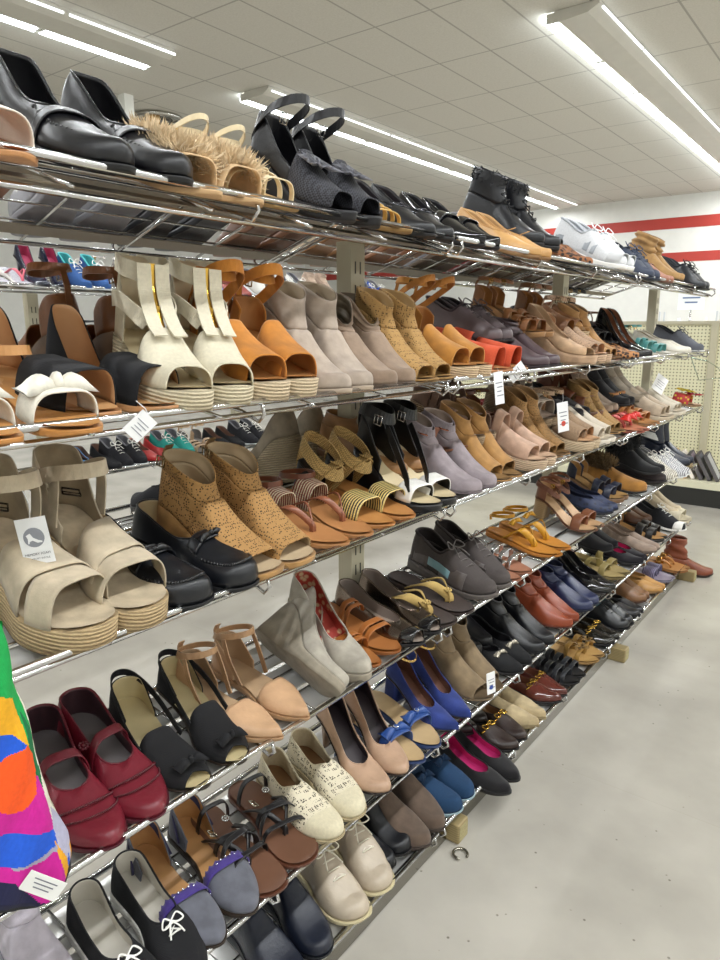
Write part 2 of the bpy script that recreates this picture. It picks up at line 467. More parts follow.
# ------------------------------------------------------------------ extra shoe details
def _twoeye(s, m='canvas #f2efe8', rows=4, x0=.42, x1=.66, w=.016, z0=.075, z1=.046, r=.0016, bow=True, name='laces', bs=1):
    P = []
    for i in range(rows):
        t = i/(rows-1); x = lerp(x0, x1, t)*s.L; z = lerp(z0, z1, t)
        P += [[(x, -w, z-.004), (x+.004, 0, z+.003), (x, w, z-.004)]]
        if i < rows-1:
            x2 = lerp(x0, x1, (i+1)/(rows-1))*s.L; z2 = lerp(z0, z1, (i+1)/(rows-1))
            P += [[(x, -w, z-.004), (x2, w, z2-.004)], [(x, w, z-.004), (x2, -w, z2-.004)]]
    if bow:
        x = x0*s.L; z = z0+.004
        for q in (1, -1):
            P += [[(x, 0, z), (x-.005*bs, q*.018*bs, z+.012*bs), (x+.012*bs, q*.03*bs, z+.004*bs), (x+.012*bs, q*.014*bs, z), (x, 0, z)], [(x, 0, z), (x+.02*bs, q*.012*bs, z-.002), (x+.04*bs, q*.02*bs, z-.012*bs)]]
    s.cord(m, P, r, name)
Shoe.laces = _twoeye
def _fringe(s, m, u0=.5, u1=.85, T=.05, n=420, l=.034):
    def pts(t, a):
        u = lerp(u0, u1, t); f = pi*lerp(.12, .88, a)
        return (u*s.L, -cos(f)*s.hw(u)*1.02, sin(f)**.85*T), ((u-.62)*1.5+.15, -cos(f), sin(f)+.4)
    s.fuzz(m, pts, n, l, .0012, 'fringe', .6, .5)
Shoe.fringe = _fringe
def _topfur(s, m, n=380, l=.02, band=.03, name='fur_trim'):
    R = s.toprim if hasattr(s, 'toprim') else s.rim
    cx = sum(p[0] for p in R)/len(R)
    def pts(t, a):
        p = R[int(a*(len(R)-1))]; nrm = Vector((p[0]-cx, p[1], .2))
        return (p[0], p[1], p[2]-band*t), nrm
    s.fuzz(m, pts, n, l, .0012, name)
Shoe.topfur = _topfur
def _allfur(s, m, n=600, l=.016, u0=.05, u1=.97, T=.05):
    def pts(t, a):
        u = lerp(u0, u1, t); f = pi*lerp(.03, .97, a); t_ = T*(1-.5*sm((u-.5)/.5))
        return (u*s.L, -cos(f)*s.hw(u)*1.04, sin(f)**.7*t_), (.1, -cos(f), sin(f))
    s.fuzz(m, pts, n, l, .0014, 'fur')
Shoe.allfur = _allfur
def _thong(s, m, x=.68, T=.038, w=.012, xr=.3, th=.0025):
    L = s.L
    for q in (1, -1):
        P = [(x*L, 0, .002), (x*L-.006, q*.003, .018), (lerp(x, xr, .45)*L, q*s.hw(.5)*.75, T), (xr*L, q*s.hw(xr)*1.02, .0)]
        mb = MB(); Q = spline(P, 7); mb.ribbon([s.D(*p) for p in Q], [(.35, -q*.5, .2)]*len(Q), w, th); mb.build('thong_strap', MX(m), s.r)
Shoe.thong = _thong
def _beltbuckle(s, m, bm=GOLD, z=.07, x=.22, rx=.05, ry=.036, w=.018):
    s.ring(m, z, x, rx, ry, w, 0.1, 'buckle_strap')
    s.buckle((x*s.L+rx*.5, -s.side*ry*.95, z+.003), bm, w*1.2, w*1.2, (90, 0, -s.side*20+90 if 0 else 0))
Shoe.belt = _beltbuckle
def _pad(s, m, u0=.02, u1=.3):
    s.bed(m, .6, .0035, u0, u1, 'heel_pad')
Shoe.pad = _pad
def _chain(s, m, u=.62, T=.043, n=8, r=.005, name='chain'):
    mb = MB()
    for i in range(n):
        f = pi*lerp(.2, .8, i/(n-1)); c = (u*s.L, -cos(f)*s.hw(u)*.95, sin(f)**.85*T+.002)
        pts = [(c[0]+r*cos(a)*(1 if i % 2 else .5), c[1]+r*1.1*sin(a), c[2]+(r*.5*cos(a) if i % 2 == 0 else 0)) for a in [k*pi/4 for k in range(8)]]
        mb.tube([s.D(*p) for p in pts], r*.28, 5, closed=True)
    mb.build(name, MX(m), s.r)
Shoe.chain = _chain
def _studs(s, m='metal #d8d0f0', u0=.62, u1=.7, T=.036, n=11, r=.0022, name='stud'):
    mb = MB()
    for i in range(n):
        f = pi*lerp(.06, .94, i/(n-1)); u = lerp(u0, u1, 1-sin(f))
        mb.ball(s.D(u*s.L, -cos(f)**1*s.hw(u)*1.01 if abs(cos(f)) > 1e-6 else 0, sin(f)**.85*T+.0025), r, 6)
    mb.build(name+'s', MX(m), s.r)
Shoe.studs = _studs
def _scallop(s, m, u=.62, T=.036, n=9, xs=.0, name='scalloped_trim'):
    V = []; Fc = []; J = n*6; n_ = 3
    for i in range(n_+1):
        for j in range(J+1):
            t = j/J; f = pi*t; c_ = cos(f)
            uu = lerp(u-.035+.02*abs(sin(pi*n*t)), u+.05, i/n_)-(.10*sin(f)**2 if 0 else 0)
            w = s.hw(uu)*1.035
            V.append(s.D(uu*s.L, -(abs(c_)**.5)*w*(1 if c_ > 0 else -1), sin(f)**.85*T+.001))
    for i in range(n_):
        for j in range(J): Fc.append((i*(J+1)+j, (i+1)*(J+1)+j, (i+1)*(J+1)+j+1, i*(J+1)+j+1))
    o = mk(name, V, Fc, MX(m), s.r); md = o.modifiers.new('t', 'SOLIDIFY'); md.thickness = .0015; md.offset = 0
Shoe.scallop = _scallop
def _seam(s, m, u0, u1, T, w=.7, r=.0012, n=None, name='stitching'):
    """U-shaped apron seam on the vamp"""
    mb = MB(); P = []
    for i in range(23):
        a = pi*i/22; u = u0+(u1-u0)*sin(a)**.7
        y = -cos(a)*s.hw(min(u, .8))*w; P.append((u*s.L, y, T(u)*sqrt(max(.05, 1-(y/(s.hw(u)*1.02+1e-6))**2))**.9+.001))
    mb.tube([s.D(*p) for p in P], r, 5); 
    if n:
        Q = spline(P, 2); 
        for i in range(0, len(Q)-1, 1): mb.ball(s.D(*Q[i]), (r*1.6, r*1.6, r*1.6), 6)
    mb.build(name, MX(m), s.r)
Shoe.seam = _seam
def _stone(s, m, pos, r, name='ornament'):
    mb = MB()
    for i in range(9):
        a = 2*pi*i/9; mb.ball(s.D(pos[0]+r*cos(a), pos[1]+r*sin(a), pos[2]), r*.4, 6)
    mb.ball(s.D(*pos), r*.55, 6); mb.build(name, MX(m), s.r)
Shoe.stone = _stone
def _flower(s, m, pos, r=.022, n=5, name='flower'):
    mb = MB()
    for i in range(n):
        a = 2*pi*i/n
        V = [(pos[0], pos[1], pos[2]), (pos[0]+r*.6*cos(a-.45), pos[1]+r*.6*sin(a-.45), pos[2]+.006), (pos[0]+r*cos(a), pos[1]+r*sin(a), pos[2]+.002), (pos[0]+r*.6*cos(a+.45), pos[1]+r*.6*sin(a+.45), pos[2]+.006), (pos[0]+r*.5*cos(a), pos[1]+r*.5*sin(a), pos[2]-.002)]
        mb.add(V, [(0, 1, 2, 3), (0, 4, 1), (1, 4, 2), (2, 4, 3), (3, 4, 0)])
    mb.build(name, MX(m), s.r, dfm=s.D)
Shoe.flower = _flower
def _zip(s, P, w=.005, name='zipper'):
    mb = MB(); Q = spline(P, 6); mb.ribbon([s.D(*p) for p in Q], (0, 1, 0), w, .0015)
    q = s.D(*Q[len(Q)//2]); mb.box((q[0]+.003, q[1], q[2]-.004), (.003, .005, .014)); mb.build(name, MX(GOLD), s.r, smooth=False)
Shoe.zip = _zip
def _ovl(s, m, u0, u1, q0, q1, T=.05, name='panel', k=1.03, p=.5, q=.85):
    """curved overlay panel on the upper (sneakers)"""
    s.band(m, (u0, u1), None, T, k, name, .0015, p, q, 4, 10, 0, q0, q1)
Shoe.panel = _ovl
def _puff(s, m, u0=.0, u1=.5, name='collar'):
    mb = MB(); mb.tube([s.D(p[0], p[1], p[2]) for p in s.rim], .004, 8); mb.build(name, MX(m), s.r)
Shoe.puff = _puff
# ------------------------------------------------------------------ style recipes (lists of parts)
def flatshoe(m, ins, sole='rubber #1c1a1a', xv=.6, lin=None, pipe=None, Tv=.036, Tt=.022, ex=(), **k):
    return [('flat', sole), ('bed', ins), ('shell', m, {**dict(xv=xv, Rh=.052, Rm=.032, Tv=Tv, Tt=Tt, lining=lin or ins), **k}), ('piping', pipe or m)]+list(ex)
def pump(m, ins, hk='stil', hm=None, sole='leather #2a2220', xv=.68, lin=None, Tv=.034, Tt=.022, ex=(), **k):
    return [('thin', sole), ('heel', hm or m, dict(kind=hk)), ('bed', ins), ('shell', m, {**dict(xv=xv, Rh=.055, Rm=.03, Tv=Tv, Tt=Tt, lining=lin or ins), **k}), ('piping', m)]+list(ex)
def wedgepump(m, ins, wm, xv=.66, ex=(), **k):
    return [('wedge', wm), ('bed', ins), ('shell', m, {**dict(xv=xv, Rh=.058, Rm=.034, Tv=.036, lining=ins), **k}), ('piping', m)]+list(ex)
def slide(m, ins, sole, xr=(.52, .82), T=.048, lin=None, base='flat', ex=(), **k):
    return [(base, sole), ('bed', ins, dict(k=.98)), ('band', m, dict(xr=xr, T=T, lining=lin, name='vamp_band', **k))]+list(ex)
def thongs(m, ins, sole, ex=(), **k):
    return [('flat', sole), ('bed', ins, dict(k=.98)), ('thong', m, k)]+list(ex)
def bootie(m, sole='rubber #2a2522', top=.13, base='flat', hk='block', hm=None, lin=None, ex=(), sh={}, cut=1, **k):
    b = [(base, sole)] if base != 'heel' else [('thin', sole), ('heel', hm or sole, dict(kind=hk))]
    K = dict(xv=.47, xo=.3, Rh=.06, Rm=.056, Tv=.066, Tt=.027, c=.93, p=.45, cut=cut, lining=lin, e=1.25, k=1.03); K.update(k)
    S_ = dict(top=.046+.36*top, lining=lin, rx=.04, ry=.032); S_.update(sh)
    return b+[('bed', lin or m)]+[('shell', m, K), ('shaft', m, S_)]+list(ex)
def mulebootie(m, sole, top=.11, base='heel', hk='block', hm=None, lin='insole #c9a67c', cut=.86, ex=(), sh=None, **k):
    return bootie(m, sole, top, base, hk, hm, lin, list(ex), sh or dict(rx=.044, ry=.035), cut, **k)
def mulewedge(m, ins, wm, strap=True, base='wedge', T=.055, cut=.84, st=.42, ex=(), z=.085):
    r = [(base, wm), ('bed', ins, dict(k=.98)), ('shell', m, dict(start=st, cut=cut, xv=0, xo=-1, Tv=T*1.02, Tt=T*.66, lining=ins, name='vamp', e=1, k=1.03))]
    if strap: r += [('shell', m, dict(start=0, cut=.2, xv=2, xo=1.9, Rh=.06, Rm=.02, c=.86, lining=ins, name='heel_counter')), ('ring', m, dict(z=z, w=.013)), ('buckle', (.17*.25+.02, -.03, z), 'metal #8a7a5a')]
    return r+list(ex)
def sneaker(m, sole='rubber #e8e6e0', m2=None, lace='canvas #f2efe8', lin='canvas #8a8a8a', ex=(), tc=None, **k):
    K = dict(xv=.5, xo=.32, Rh=.075, Rm=.055, Tv=.075, Tt=.032, c=.8, lining=lin, k=1.03, e=.9); K.update(k)
    r = [('flat', sole, dict(d=.005)), ('bed', lin), ('shell', m, K), ('puff', lin), ('laces', lace, dict(x0=.48, x1=.7, z0=K['Tv']+.001, z1=K['Tv']*.72))]
    if m2: r += [('panel', m2, .05, .3, .0, .22, .06, 'heel_panel'), ('panel', m2, .05, .3, .78, 1., .06, 'heel_panel'), ('panel', m2, .45, .78, .0, .3, .052, 'side_panel'), ('panel', m2, .45, .78, .7, 1., .052, 'side_panel')]
    if tc: r += [('panel', tc, .84, .975, .0, 1., .034, 'toe_cap', 1.05)]
    return r+list(ex)
def dorsay(m, ins, base, bm, hm=None, ex=(), cut=1, st=.56, T=.034, Tt=.017, Rh=.06):
    b = [(base, bm)] if base != 'heel' else [('thin', bm), ('heel', hm or m, dict(kind='block'))]
    return b+[('bed', ins, dict(k=.98)), ('shell', m, dict(start=st, cut=cut, xv=0, xo=-1, Tv=T, Tt=Tt, lining=ins, name='vamp')), ('shell', m, dict(start=0, cut=.3, xv=2, xo=1.9, Rh=Rh, Rm=.012, c=.9, lining=ins, name='heel_counter'))]+list(ex)
def strappy(m, ins, base, bm, bands=((.5, .58), (.62, .7), (.75, .83)), T=.042, hm=None, ank=True, ex=(), z=.075, hk='block', count=True):
    b = [(base, bm)] if base != 'heel' else [('thin', bm), ('heel', hm or bm, dict(kind=hk))]
    r = b+[('bed', ins, dict(k=.98))]
    for i, q in enumerate(bands):
        xr, xl = (q, q) if not isinstance(q[0], tuple) else q
        r.append(('band', m, dict(xr=xr, xl=xl, T=T*(1-.08*i), name='strap')))
    if count: r.append(('shell', m, dict(start=0, cut=.2, xv=2, xo=1.9, Rh=.055, Rm=.015, c=.88, lining=ins, name='heel_counter')))
    if ank: r += [('ring', m, dict(z=z, w=.009)), ('buckle', (.17*.25+.02, -.03, z), GOLD, .011, .011)]
    return r+list(ex)
# ------------------------------------------------------------------ racks
TIERS = {1: (1.446, 19, .020), 2: (1.165, 10, .012), 3: (.897, 11, .011), 4: (.613, 8, .011), 5: (.327, 7, .011), 6: (.088, 4, .011)}
BAYS = [(-1.14, .055), (.065, 1.275), (1.285, 2.495), (2.505, 3.72)]
CHR = mat('chrome', '#c9c9c9')
PLATE = mat('plate_metal') if 0 else None
m, nt, b = nodes('shelf_plate'); b.inputs['Base Color'].default_value = hexc('#cccbc8'); b.inputs['Metallic'].default_value = .35; b.inputs['Roughness'].default_value = .3; PLATE = m
PLATE1 = MX('paint #857a68')
def frame(tier, xf=-.735, mirror=1):
    z, t, drop = TIERS[tier]; t = math.radians(t)
    return Vector((xf, 0, z-drop)), t, mirror
def shelf_bay(tier, y0, y1, label, group, xf=-.735, mirror=1, plates=(), depth=.262):
    z, td, drop = TIERS[tier]; t = math.radians(td)
    root = empty('wire_shoe_shelf', (xf-mirror*.0, (y0+y1)/2, z)); tag(root, label, 'shelf', group)
    ox, oy, oz = root.location
    S = lambda s_, y, up=0: Vector((-mirror*(s_*cos(t)-up*sin(t)), y-oy, s_*sin(t)+up*cos(t)-drop))
    ya, yb = y0+.004, y1-.004
    mb = MB(); mb.tube([(0, ya-oy, 0), (0, yb-oy, 0)], .005, 10); mb.build('front_rail', CHR, root)
    mb = MB(); mb.tube([S(.02, ya, -.012-(.0 if tier > 1 else .006)), S(.02, yb, -.012-(.0 if tier > 1 else .006))], .0042, 8); mb.build('lower_rail', CHR, root)
    mb = MB(); mb.tube([S(depth, ya, -.006), S(depth, yb, -.006)], .0058, 8); mb.build('back_rail', CHR, root)
    mb = MB()
    for s_ in (.075, .135, .195): mb.tube([S(s_, ya, -.0035), S(s_, yb, -.0035)], .0024, 6)
    n = max(2, round((y1-y0)/.2)); 
    for i in range(n+1):
        y = lerp(ya+.01, yb-.01, i/n); mb.tube([S(.012, y, -.008), S(depth, y, -.008)], .0026, 6)
    mb.build('wire_grid', CHR, root)
    for i in range(4):
        y = lerp(ya+.012, yb-.012, i/3); mb = MB()
        mb.tube([Vector((0, y-oy, 0)), Vector((mirror*.006, y-oy, -.018)), Vector((-mirror*.006, y-oy, -.03)), S(.04, y, -.012), S(.26, y, -.016)], .003, 8); mb.build('bracket_hook', CHR, root)
    for (a, b_) in plates:
        mb = MB(); R = Matrix.Rotation(t*mirror, 3, 'Y')
        c = S((a+b_)/2, (y0+y1)/2, -.013); mb.box(c, ((b_-a), y1-y0-.01, .002), R=R); mb.build('shelf_plate', PLATE1 if tier == 1 else PLATE, root, smooth=False)
    return root
def rail_y(px, x, z):
    """distance along the rack at which a point (x, z) lies in line with azimuth px of the photo"""
    k = (px-360)/F; zr = z-CAMZ; cy, sy, cp, sp = cos(YAW), sin(YAW), cos(PITCH), sin(PITCH)
    return (k*(-x*sy*cp-zr*sp)-x*cy)/(sy-k*cy*cp)
ORD = {1: 'top', 2: 'second', 3: 'third', 4: 'fourth', 5: 'fifth', 6: 'bottom'}
def place(root, tier, Y, L, off=0, yaw=0, lift=0, rot=(0, 0, 0), xf=-.735, mirror=1, heelfirst=False):
    o, t, _ = frame(tier, xf, mirror)
    X = Vector((mirror*cos(t), 0, -sin(t))); Z = Vector((mirror*sin(t), 0, cos(t))); Yv = Z.cross(X)
    B = Matrix((X, Yv, Z)).transposed()
    toe = o+X*off+Vector((0, Y, 0))+Z*(lift+.0015)
    R = B @ Matrix.Rotation(math.radians(yaw), 3, 'Z') @ Euler([math.radians(v) for v in rot]).to_matrix()
    org = toe-R @ Vector((L, 0, 0))
    root.matrix_world = Matrix.Translation(org) @ R.to_4x4()
def pair(tier, px, parts, name, cat, label, L=.243, W=.041, H=.016, P=.010, toe='almond', gap=.094, off=.006, yaw=0, lift=0, rot=(0, 0, 0), xf=-.735, mirror=1, only=None, alt=None, group=None, bend=.009, dyaw=0):
    z = TIERS[tier][0]; Yc = rail_y(px, xf, z)
    for side in (-1, 1):
        if only and side != only: continue
        r = empty(name)
        suf = {-1: ', left of the pair', 1: ', right of the pair'}[side] if not only else ''
        if 0 and mirror < 0: suf = {-1: ', left one of the pair', 1: ', right one of the pair'}[side] if not only else ''
        tag(r, label+suf, cat, group or ('pairs of shoes on the %s shelf' % ORD[tier] if xf == -.735 else 'shoes on the racks behind'))
        s = Shoe(r, side*mirror, L, W, H, P, toe, bend); host = None
        for p in parts:
            a = p[1:]; kw = {}
            if a and isinstance(a[-1], dict): kw = a[-1]; a = a[:-1]
            n0 = len(COL.objects); getattr(s, p[0])(*a, **kw)
            new = list(COL.objects[n0:])
            if p[0] in ('shell', 'ring', 'band', 'bowtie', 'straps', 'thong'): host = new[-1] if new else host
            elif p[0] in ('buckle', 'stone', 'chain', 'piping', 'seam', 'studs', 'puff', 'zip') and host:
                for c in new: c.parent = host
        kw = dict(off=off, yaw=yaw+dyaw*side, lift=lift, rot=rot)
        if alt and side in alt: kw.update(alt[side])
        Y = Yc+(0 if only else side*gap/2)+kw.pop('dy', 0)
        place(r, tier, Y, L, xf=xf, mirror=mirror, **kw)
        LAST[:] = (LAST+[r])[-2:]
LAST = []

def card(px, py, X, w=.03, h=.055, roll=0, face=20, marks=1, root=None, string=None, name='price_tag', dot=None, col='#e9e9ea'):
    """white card hanging from a shoe; root = the shoe it is tied to"""
    root = root or LAST[-1]
    k = (px-CX0)/F; r = Vector((cos(YAW), sin(YAW), 0)); f = Vector((-sin(YAW)*cos(PITCH), cos(YAW)*cos(PITCH), -sin(PITCH))); u = r.cross(f)
    d = r*k-u*((py-480)/F)+f; c = Vector((0, 0, CAMZ))+d*(X/d.x)
    E_ = Matrix.Rotation(math.radians(-face), 3, 'Z') @ Matrix.Rotation(math.radians(roll), 3, 'X')   # card faces +X
    mb = MB(); mb.box(c, (.0007, w, h), R=E_)
    inv = root.matrix_basis.inverted()
    def fin(o, par):
        for v in o.data.vertices: v.co = inv @ v.co
        o.parent = par
        return o
    o = fin(mb.build(name, MX('paper '+col), None, smooth=False), root); o['label'] = 'white paper tag'
    if marks:
        mb = MB()
        for i in range(4):
            mb.box(c+E_ @ Vector((.0006, (i % 2)*.002, h*(.28-.13*i)-(h*.12))), (.0004, w*(.7-.12*(i % 3)), h*.03), R=E_)
        fin(mb.build('print_lines', MX('paper #7a7c86'), None, smooth=False), o)
    if dot:
        mb = MB(); q = c+E_ @ Vector((.0008, 0, dot[1]*h)); V = [q+E_ @ Vector((0, w*dot[2]*cos(a*pi/12), w*dot[2]*sin(a*pi/12))) for a in range(24)]; mb.add(V, [tuple(range(24))])
        fin(mb.build('printed_dot', MX('paper '+dot[0]), None, smooth=False), o)
    if string:
        t = c+E_ @ Vector((0, 0, h*.45)); mb = MB(); mb.tube([t, (t+Vector(string)*.5)+Vector((0, .004, 0)), t+Vector(string)], .0006, 5); fin(mb.build('string', MX('paper #dddddd'), None), o)
    return o, c, E_, inv, fin
CX0 = 360
# ------------------------------------------------------------------ room
def struct(name, V, Fc, m):
    o = mk(name, V, Fc, m, smooth=False); o['kind'] = 'structure'; return o
X0, X1, Y0, Y1, CH = -15., 6.5, -6., 16.9, 4.07
def floor_mat():
    m, nt, b = nodes('vinyl_floor'); N = nt.nodes; L = nt.links
    tc = N.new('ShaderNodeTexCoord')
    br = N.new('ShaderNodeTexBrick'); br.offset = 0; br.inputs['Scale'].default_value = 1; br.inputs['Brick Width'].default_value = .915; br.inputs['Row Height'].default_value = .915; br.inputs['Mortar Size'].default_value = .0018; br.inputs['Mortar Smooth'].default_value = 1
    br.inputs['Color1'].default_value = hexc('#b4afa5'); br.inputs['Color2'].default_value = hexc('#b0aba1'); br.inputs['Mortar'].default_value = hexc('#aca89c')
    L.new(tc.outputs['Object'], br.inputs['Vector'])
    n1 = N.new('ShaderNodeTexNoise'); n1.inputs['Scale'].default_value = 3.0; n1.inputs['Detail'].default_value = 13; L.new(tc.outputs['Object'], n1.inputs['Vector'])
    n2 = N.new('ShaderNodeTexVoronoi'); n2.inputs['Scale'].default_value = 26; L.new(tc.outputs['Object'], n2.inputs['Vector'])
    n3 = N.new('ShaderNodeTexNoise'); n3.inputs['Scale'].default_value = 13; L.new(tc.outputs['Object'], n3.inputs['Vector'])
    def ramp(f, a, c0, d, c1):
        r = N.new('ShaderNodeValToRGB'); e = r.color_ramp.elements; e[0].position = a; e[0].color = (c0,)*3+(1,); e[1].position = d; e[1].color = (c1,)*3+(1,); L.new(f, r.inputs[0]); return r.outputs[0]
    mx = N.new('ShaderNodeMix'); mx.data_type = 'RGBA'; mx.blend_type = 'MULTIPLY'; mx.inputs[0].default_value = 1
    L.new(br.outputs['Color'], mx.inputs[6]); L.new(ramp(n1.outputs[0], .34, .82, .66, 1.05), mx.inputs[7])
    sp = ramp(n2.outputs['Distance'], .05, .8, .1, 0); gate = ramp(n3.outputs[0], .52, 0, .56, 1)
    q = N.new('ShaderNodeMath'); q.operation = 'MULTIPLY'; L.new(sp, q.inputs[0]); L.new(gate, q.inputs[1])
    m2 = N.new('ShaderNodeMix'); m2.data_type = 'RGBA'; L.new(q.outputs[0], m2.inputs[0]); L.new(mx.outputs[2], m2.inputs[6]); m2.inputs[7].default_value = hexc('#5c574d')
    L.new(m2.outputs[2], b.inputs['Base Color'])
    L.new(ramp(n1.outputs[0], .3, .12, .7, .2), b.inputs['Roughness'])
    bp = N.new('ShaderNodeBump'); bp.inputs['Strength'].default_value = .05; bp.inputs['Distance'].default_value = .004; L.new(n3.outputs[0], bp.inputs['Height']); L.new(bp.outputs[0], b.inputs['Normal'])
    return m
def ceil_mat():
    m, nt, b = nodes('ceiling_tiles'); N = nt.nodes; L = nt.links
    tc = N.new('ShaderNodeTexCoord'); mp = N.new('ShaderNodeMapping'); L.new(tc.outputs['Object'], mp.inputs[0])
    mp.inputs['Location'].default_value = (.005, .01, 0)
    sx = N.new('ShaderNodeSeparateXYZ'); L.new(mp.outputs[0], sx.inputs[0])
    def grid(o, off, size, w):
        a = N.new('ShaderNodeMath'); a.operation = 'ADD'; a.inputs[1].default_value = off+size*100; L.new(o, a.inputs[0])
        q = N.new('ShaderNodeMath'); q.operation = 'MODULO'; q.inputs[1].default_value = size; L.new(a.outputs[0], q.inputs[0])
        r = N.new('ShaderNodeMath'); r.operation = 'LESS_THAN'; r.inputs[1].default_value = w; L.new(q.outputs[0], r.inputs[0]); return r.outputs[0]
    gx = grid(sx.outputs[0], 1.346*2.8+.01, .61, .02); gy = grid(sx.outputs[1], -2.57*2.8+.01, 1.185, .02)
    mxx = N.new('ShaderNodeMath'); mxx.operation = 'MAXIMUM'; L.new(gx, mxx.inputs[0]); L.new(gy, mxx.inputs[1])
    n = N.new('ShaderNodeTexNoise'); n.inputs['Scale'].default_value = 60; n.inputs['Detail'].default_value = 5; L.new(tc.outputs['Object'], n.inputs['Vector'])
    c = N.new('ShaderNodeMix'); c.data_type = 'RGBA'; L.new(n.outputs[0], c.inputs[0]); c.inputs[6].default_value = hexc('#bdb9ae'); c.inputs[7].default_value = hexc('#d6d3ca')
    d = N.new('ShaderNodeMix'); d.data_type = 'RGBA'; L.new(mxx.outputs[0], d.inputs[0]); L.new(c.outputs[2], d.inputs[6]); d.inputs[7].default_value = hexc('#a3a097')
    L.new(d.outputs[2], b.inputs['Base Color']); b.inputs['Roughness'].default_value = .85
    return m
struct('floor', [(X0, Y0, 0), (X1, Y0, 0), (X1, Y1, 0), (X0, Y1, 0)], [(0, 1, 2, 3)], floor_mat())
struct('ceiling', [(X0, Y0, CH), (X1, Y0, CH), (X1, Y1, CH), (X0, Y1, CH)], [(3, 2, 1, 0)], ceil_mat())
WALL = MX('paint #e6e5df')
def wall(name, a, b_):
    t = .12; d = (Vector(b_)-Vector(a)).normalized(); n = Vector((d.y, -d.x))*t
    V = []
    for z in (0, CH):
        for p in (Vector(a), Vector(b_), Vector(b_)+n, Vector(a)+n): V.append((p.x, p.y, z))
    struct(name, V, [(0, 1, 2, 3), (7, 6, 5, 4), (0, 4, 5, 1), (1, 5, 6, 2), (2, 6, 7, 3), (3, 7, 4, 0)], WALL)
wall('wall_back', (X1, Y1), (X0, Y1)); wall('wall_left', (X0, Y1), (X0, Y0)); wall('wall_front', (X0, Y0), (X1, Y0)); wall('wall_right', (X1, Y0), (X1, Y1))
RED = MX('paint #b03a30')
for i, (za, zb) in enumerate(((3.38, 3.61), (2.68, 2.88))):
    mb = MB(); mb.box(((X0+X1)/2, Y1-.006, (za+zb)/2), (X1-X0, .01, zb-za)); o = mb.build('trim_%d' % (i+1), RED, smooth=False); o['kind'] = 'structure'
# ceiling fixtures
tubem, nt, b = nodes('fluorescent_tube'); b.inputs['Emission Color'].default_value = (.86, .95, 1, 1); b.inputs['Emission Strength'].default_value = 13; b.inputs['Base Color'].default_value = (1, 1, 1, 1)
FIXM = MX('paint #c9c6bc')
edge_glow, nt, b = nodes('dim_tube'); b.inputs['Emission Color'].default_value = (.9, .96, 1, 1); b.inputs['Emission Strength'].default_value = 1.6  # weak emission that imitates the bright edge of the fixture body
def fixture(x, ya, yb, label):
    r = empty('fluorescent_light', (x, (ya+yb)/2, CH)); tag(r, label, 'ceiling light', 'fluorescent strip lights'); r['physics'] = 'ceiling'
    L_ = yb-ya; mb = MB()
    V = []
    for y in (-L_/2, L_/2): V += [(.05, y, -.003), (.46, y, -.003), (.46, y, -.03), (.36, y, -.08), (.1, y, -.10), (.05, y, -.05)]
    mb.add(V, [(0, 1, 2, 3, 4, 5)[::-1], (6, 7, 8, 9, 10, 11)]+[(i, (i+1) % 6, (i+1) % 6+6, i+6) for i in range(6)]); mb.build('reflector_body', FIXM, r, smooth=False)
    n = max(1, round(L_/1.22))
    for i in range(n):
        y0 = -L_/2+i*L_/n+.03; y1 = y0+L_/n-.06
        for sx, rr in ((-.02, .04), (.485, .012)):
            mb = MB(); mb.tube([(sx, y0, -.06), (sx, y1, -.06)], rr, 10); mb.build('tube', tubem if sx < .1 else edge_glow, r)  # the thin one is no lamp, only a glowing edge line
        for yy in (y0-.012, y1+.012):
            mb = MB(); mb.box((.03, yy, -.05), (.12, .02, .08)); mb.build('lamp_holder', FIXM, r, smooth=False)
    ld = bpy.data.lights.new('tube_light', 'AREA'); ld.shape = 'RECTANGLE'; ld.size = .05; ld.size_y = L_; ld.energy = LIGHTW*L_; ld.color = (.96, .98, 1)
    lo = bpy.data.objects.new('tube_light', ld); COL.objects.link(lo); lo.location = (x, (ya+yb)/2, CH-.12)
LIGHTW = 20
fixture(-6.8, .3, 5.2, 'long fluorescent strip light in the upper left corner, nearest of its row')
fixture(-6.8, 6.55, 16.5, 'long fluorescent strip light over the middle of the ceiling, beyond the gap')
fixture(-2.94, 6.7, 16.6, 'long fluorescent strip light at the upper right, running to the back wall')
fixture(-2.94, -4.5, 3.6, 'fluorescent strip light above the shoe rack, before the gap')
fixture(.95, -4.8, 5, 'added unseen fluorescent strip light above the aisle')  # out of view, row added to light the scene
fixture(.95, 6.5, 16.5, 'added unseen fluorescent strip light over the far end of the aisle')  # far part of the same added, unseen row
fixture(4.6, -4, 16, 'added unseen fluorescent strip light farthest to the right')  # another unseen row, put in for extra light
fixture(-6.8, -5, -.9, 'fluorescent strip light behind the photographer')
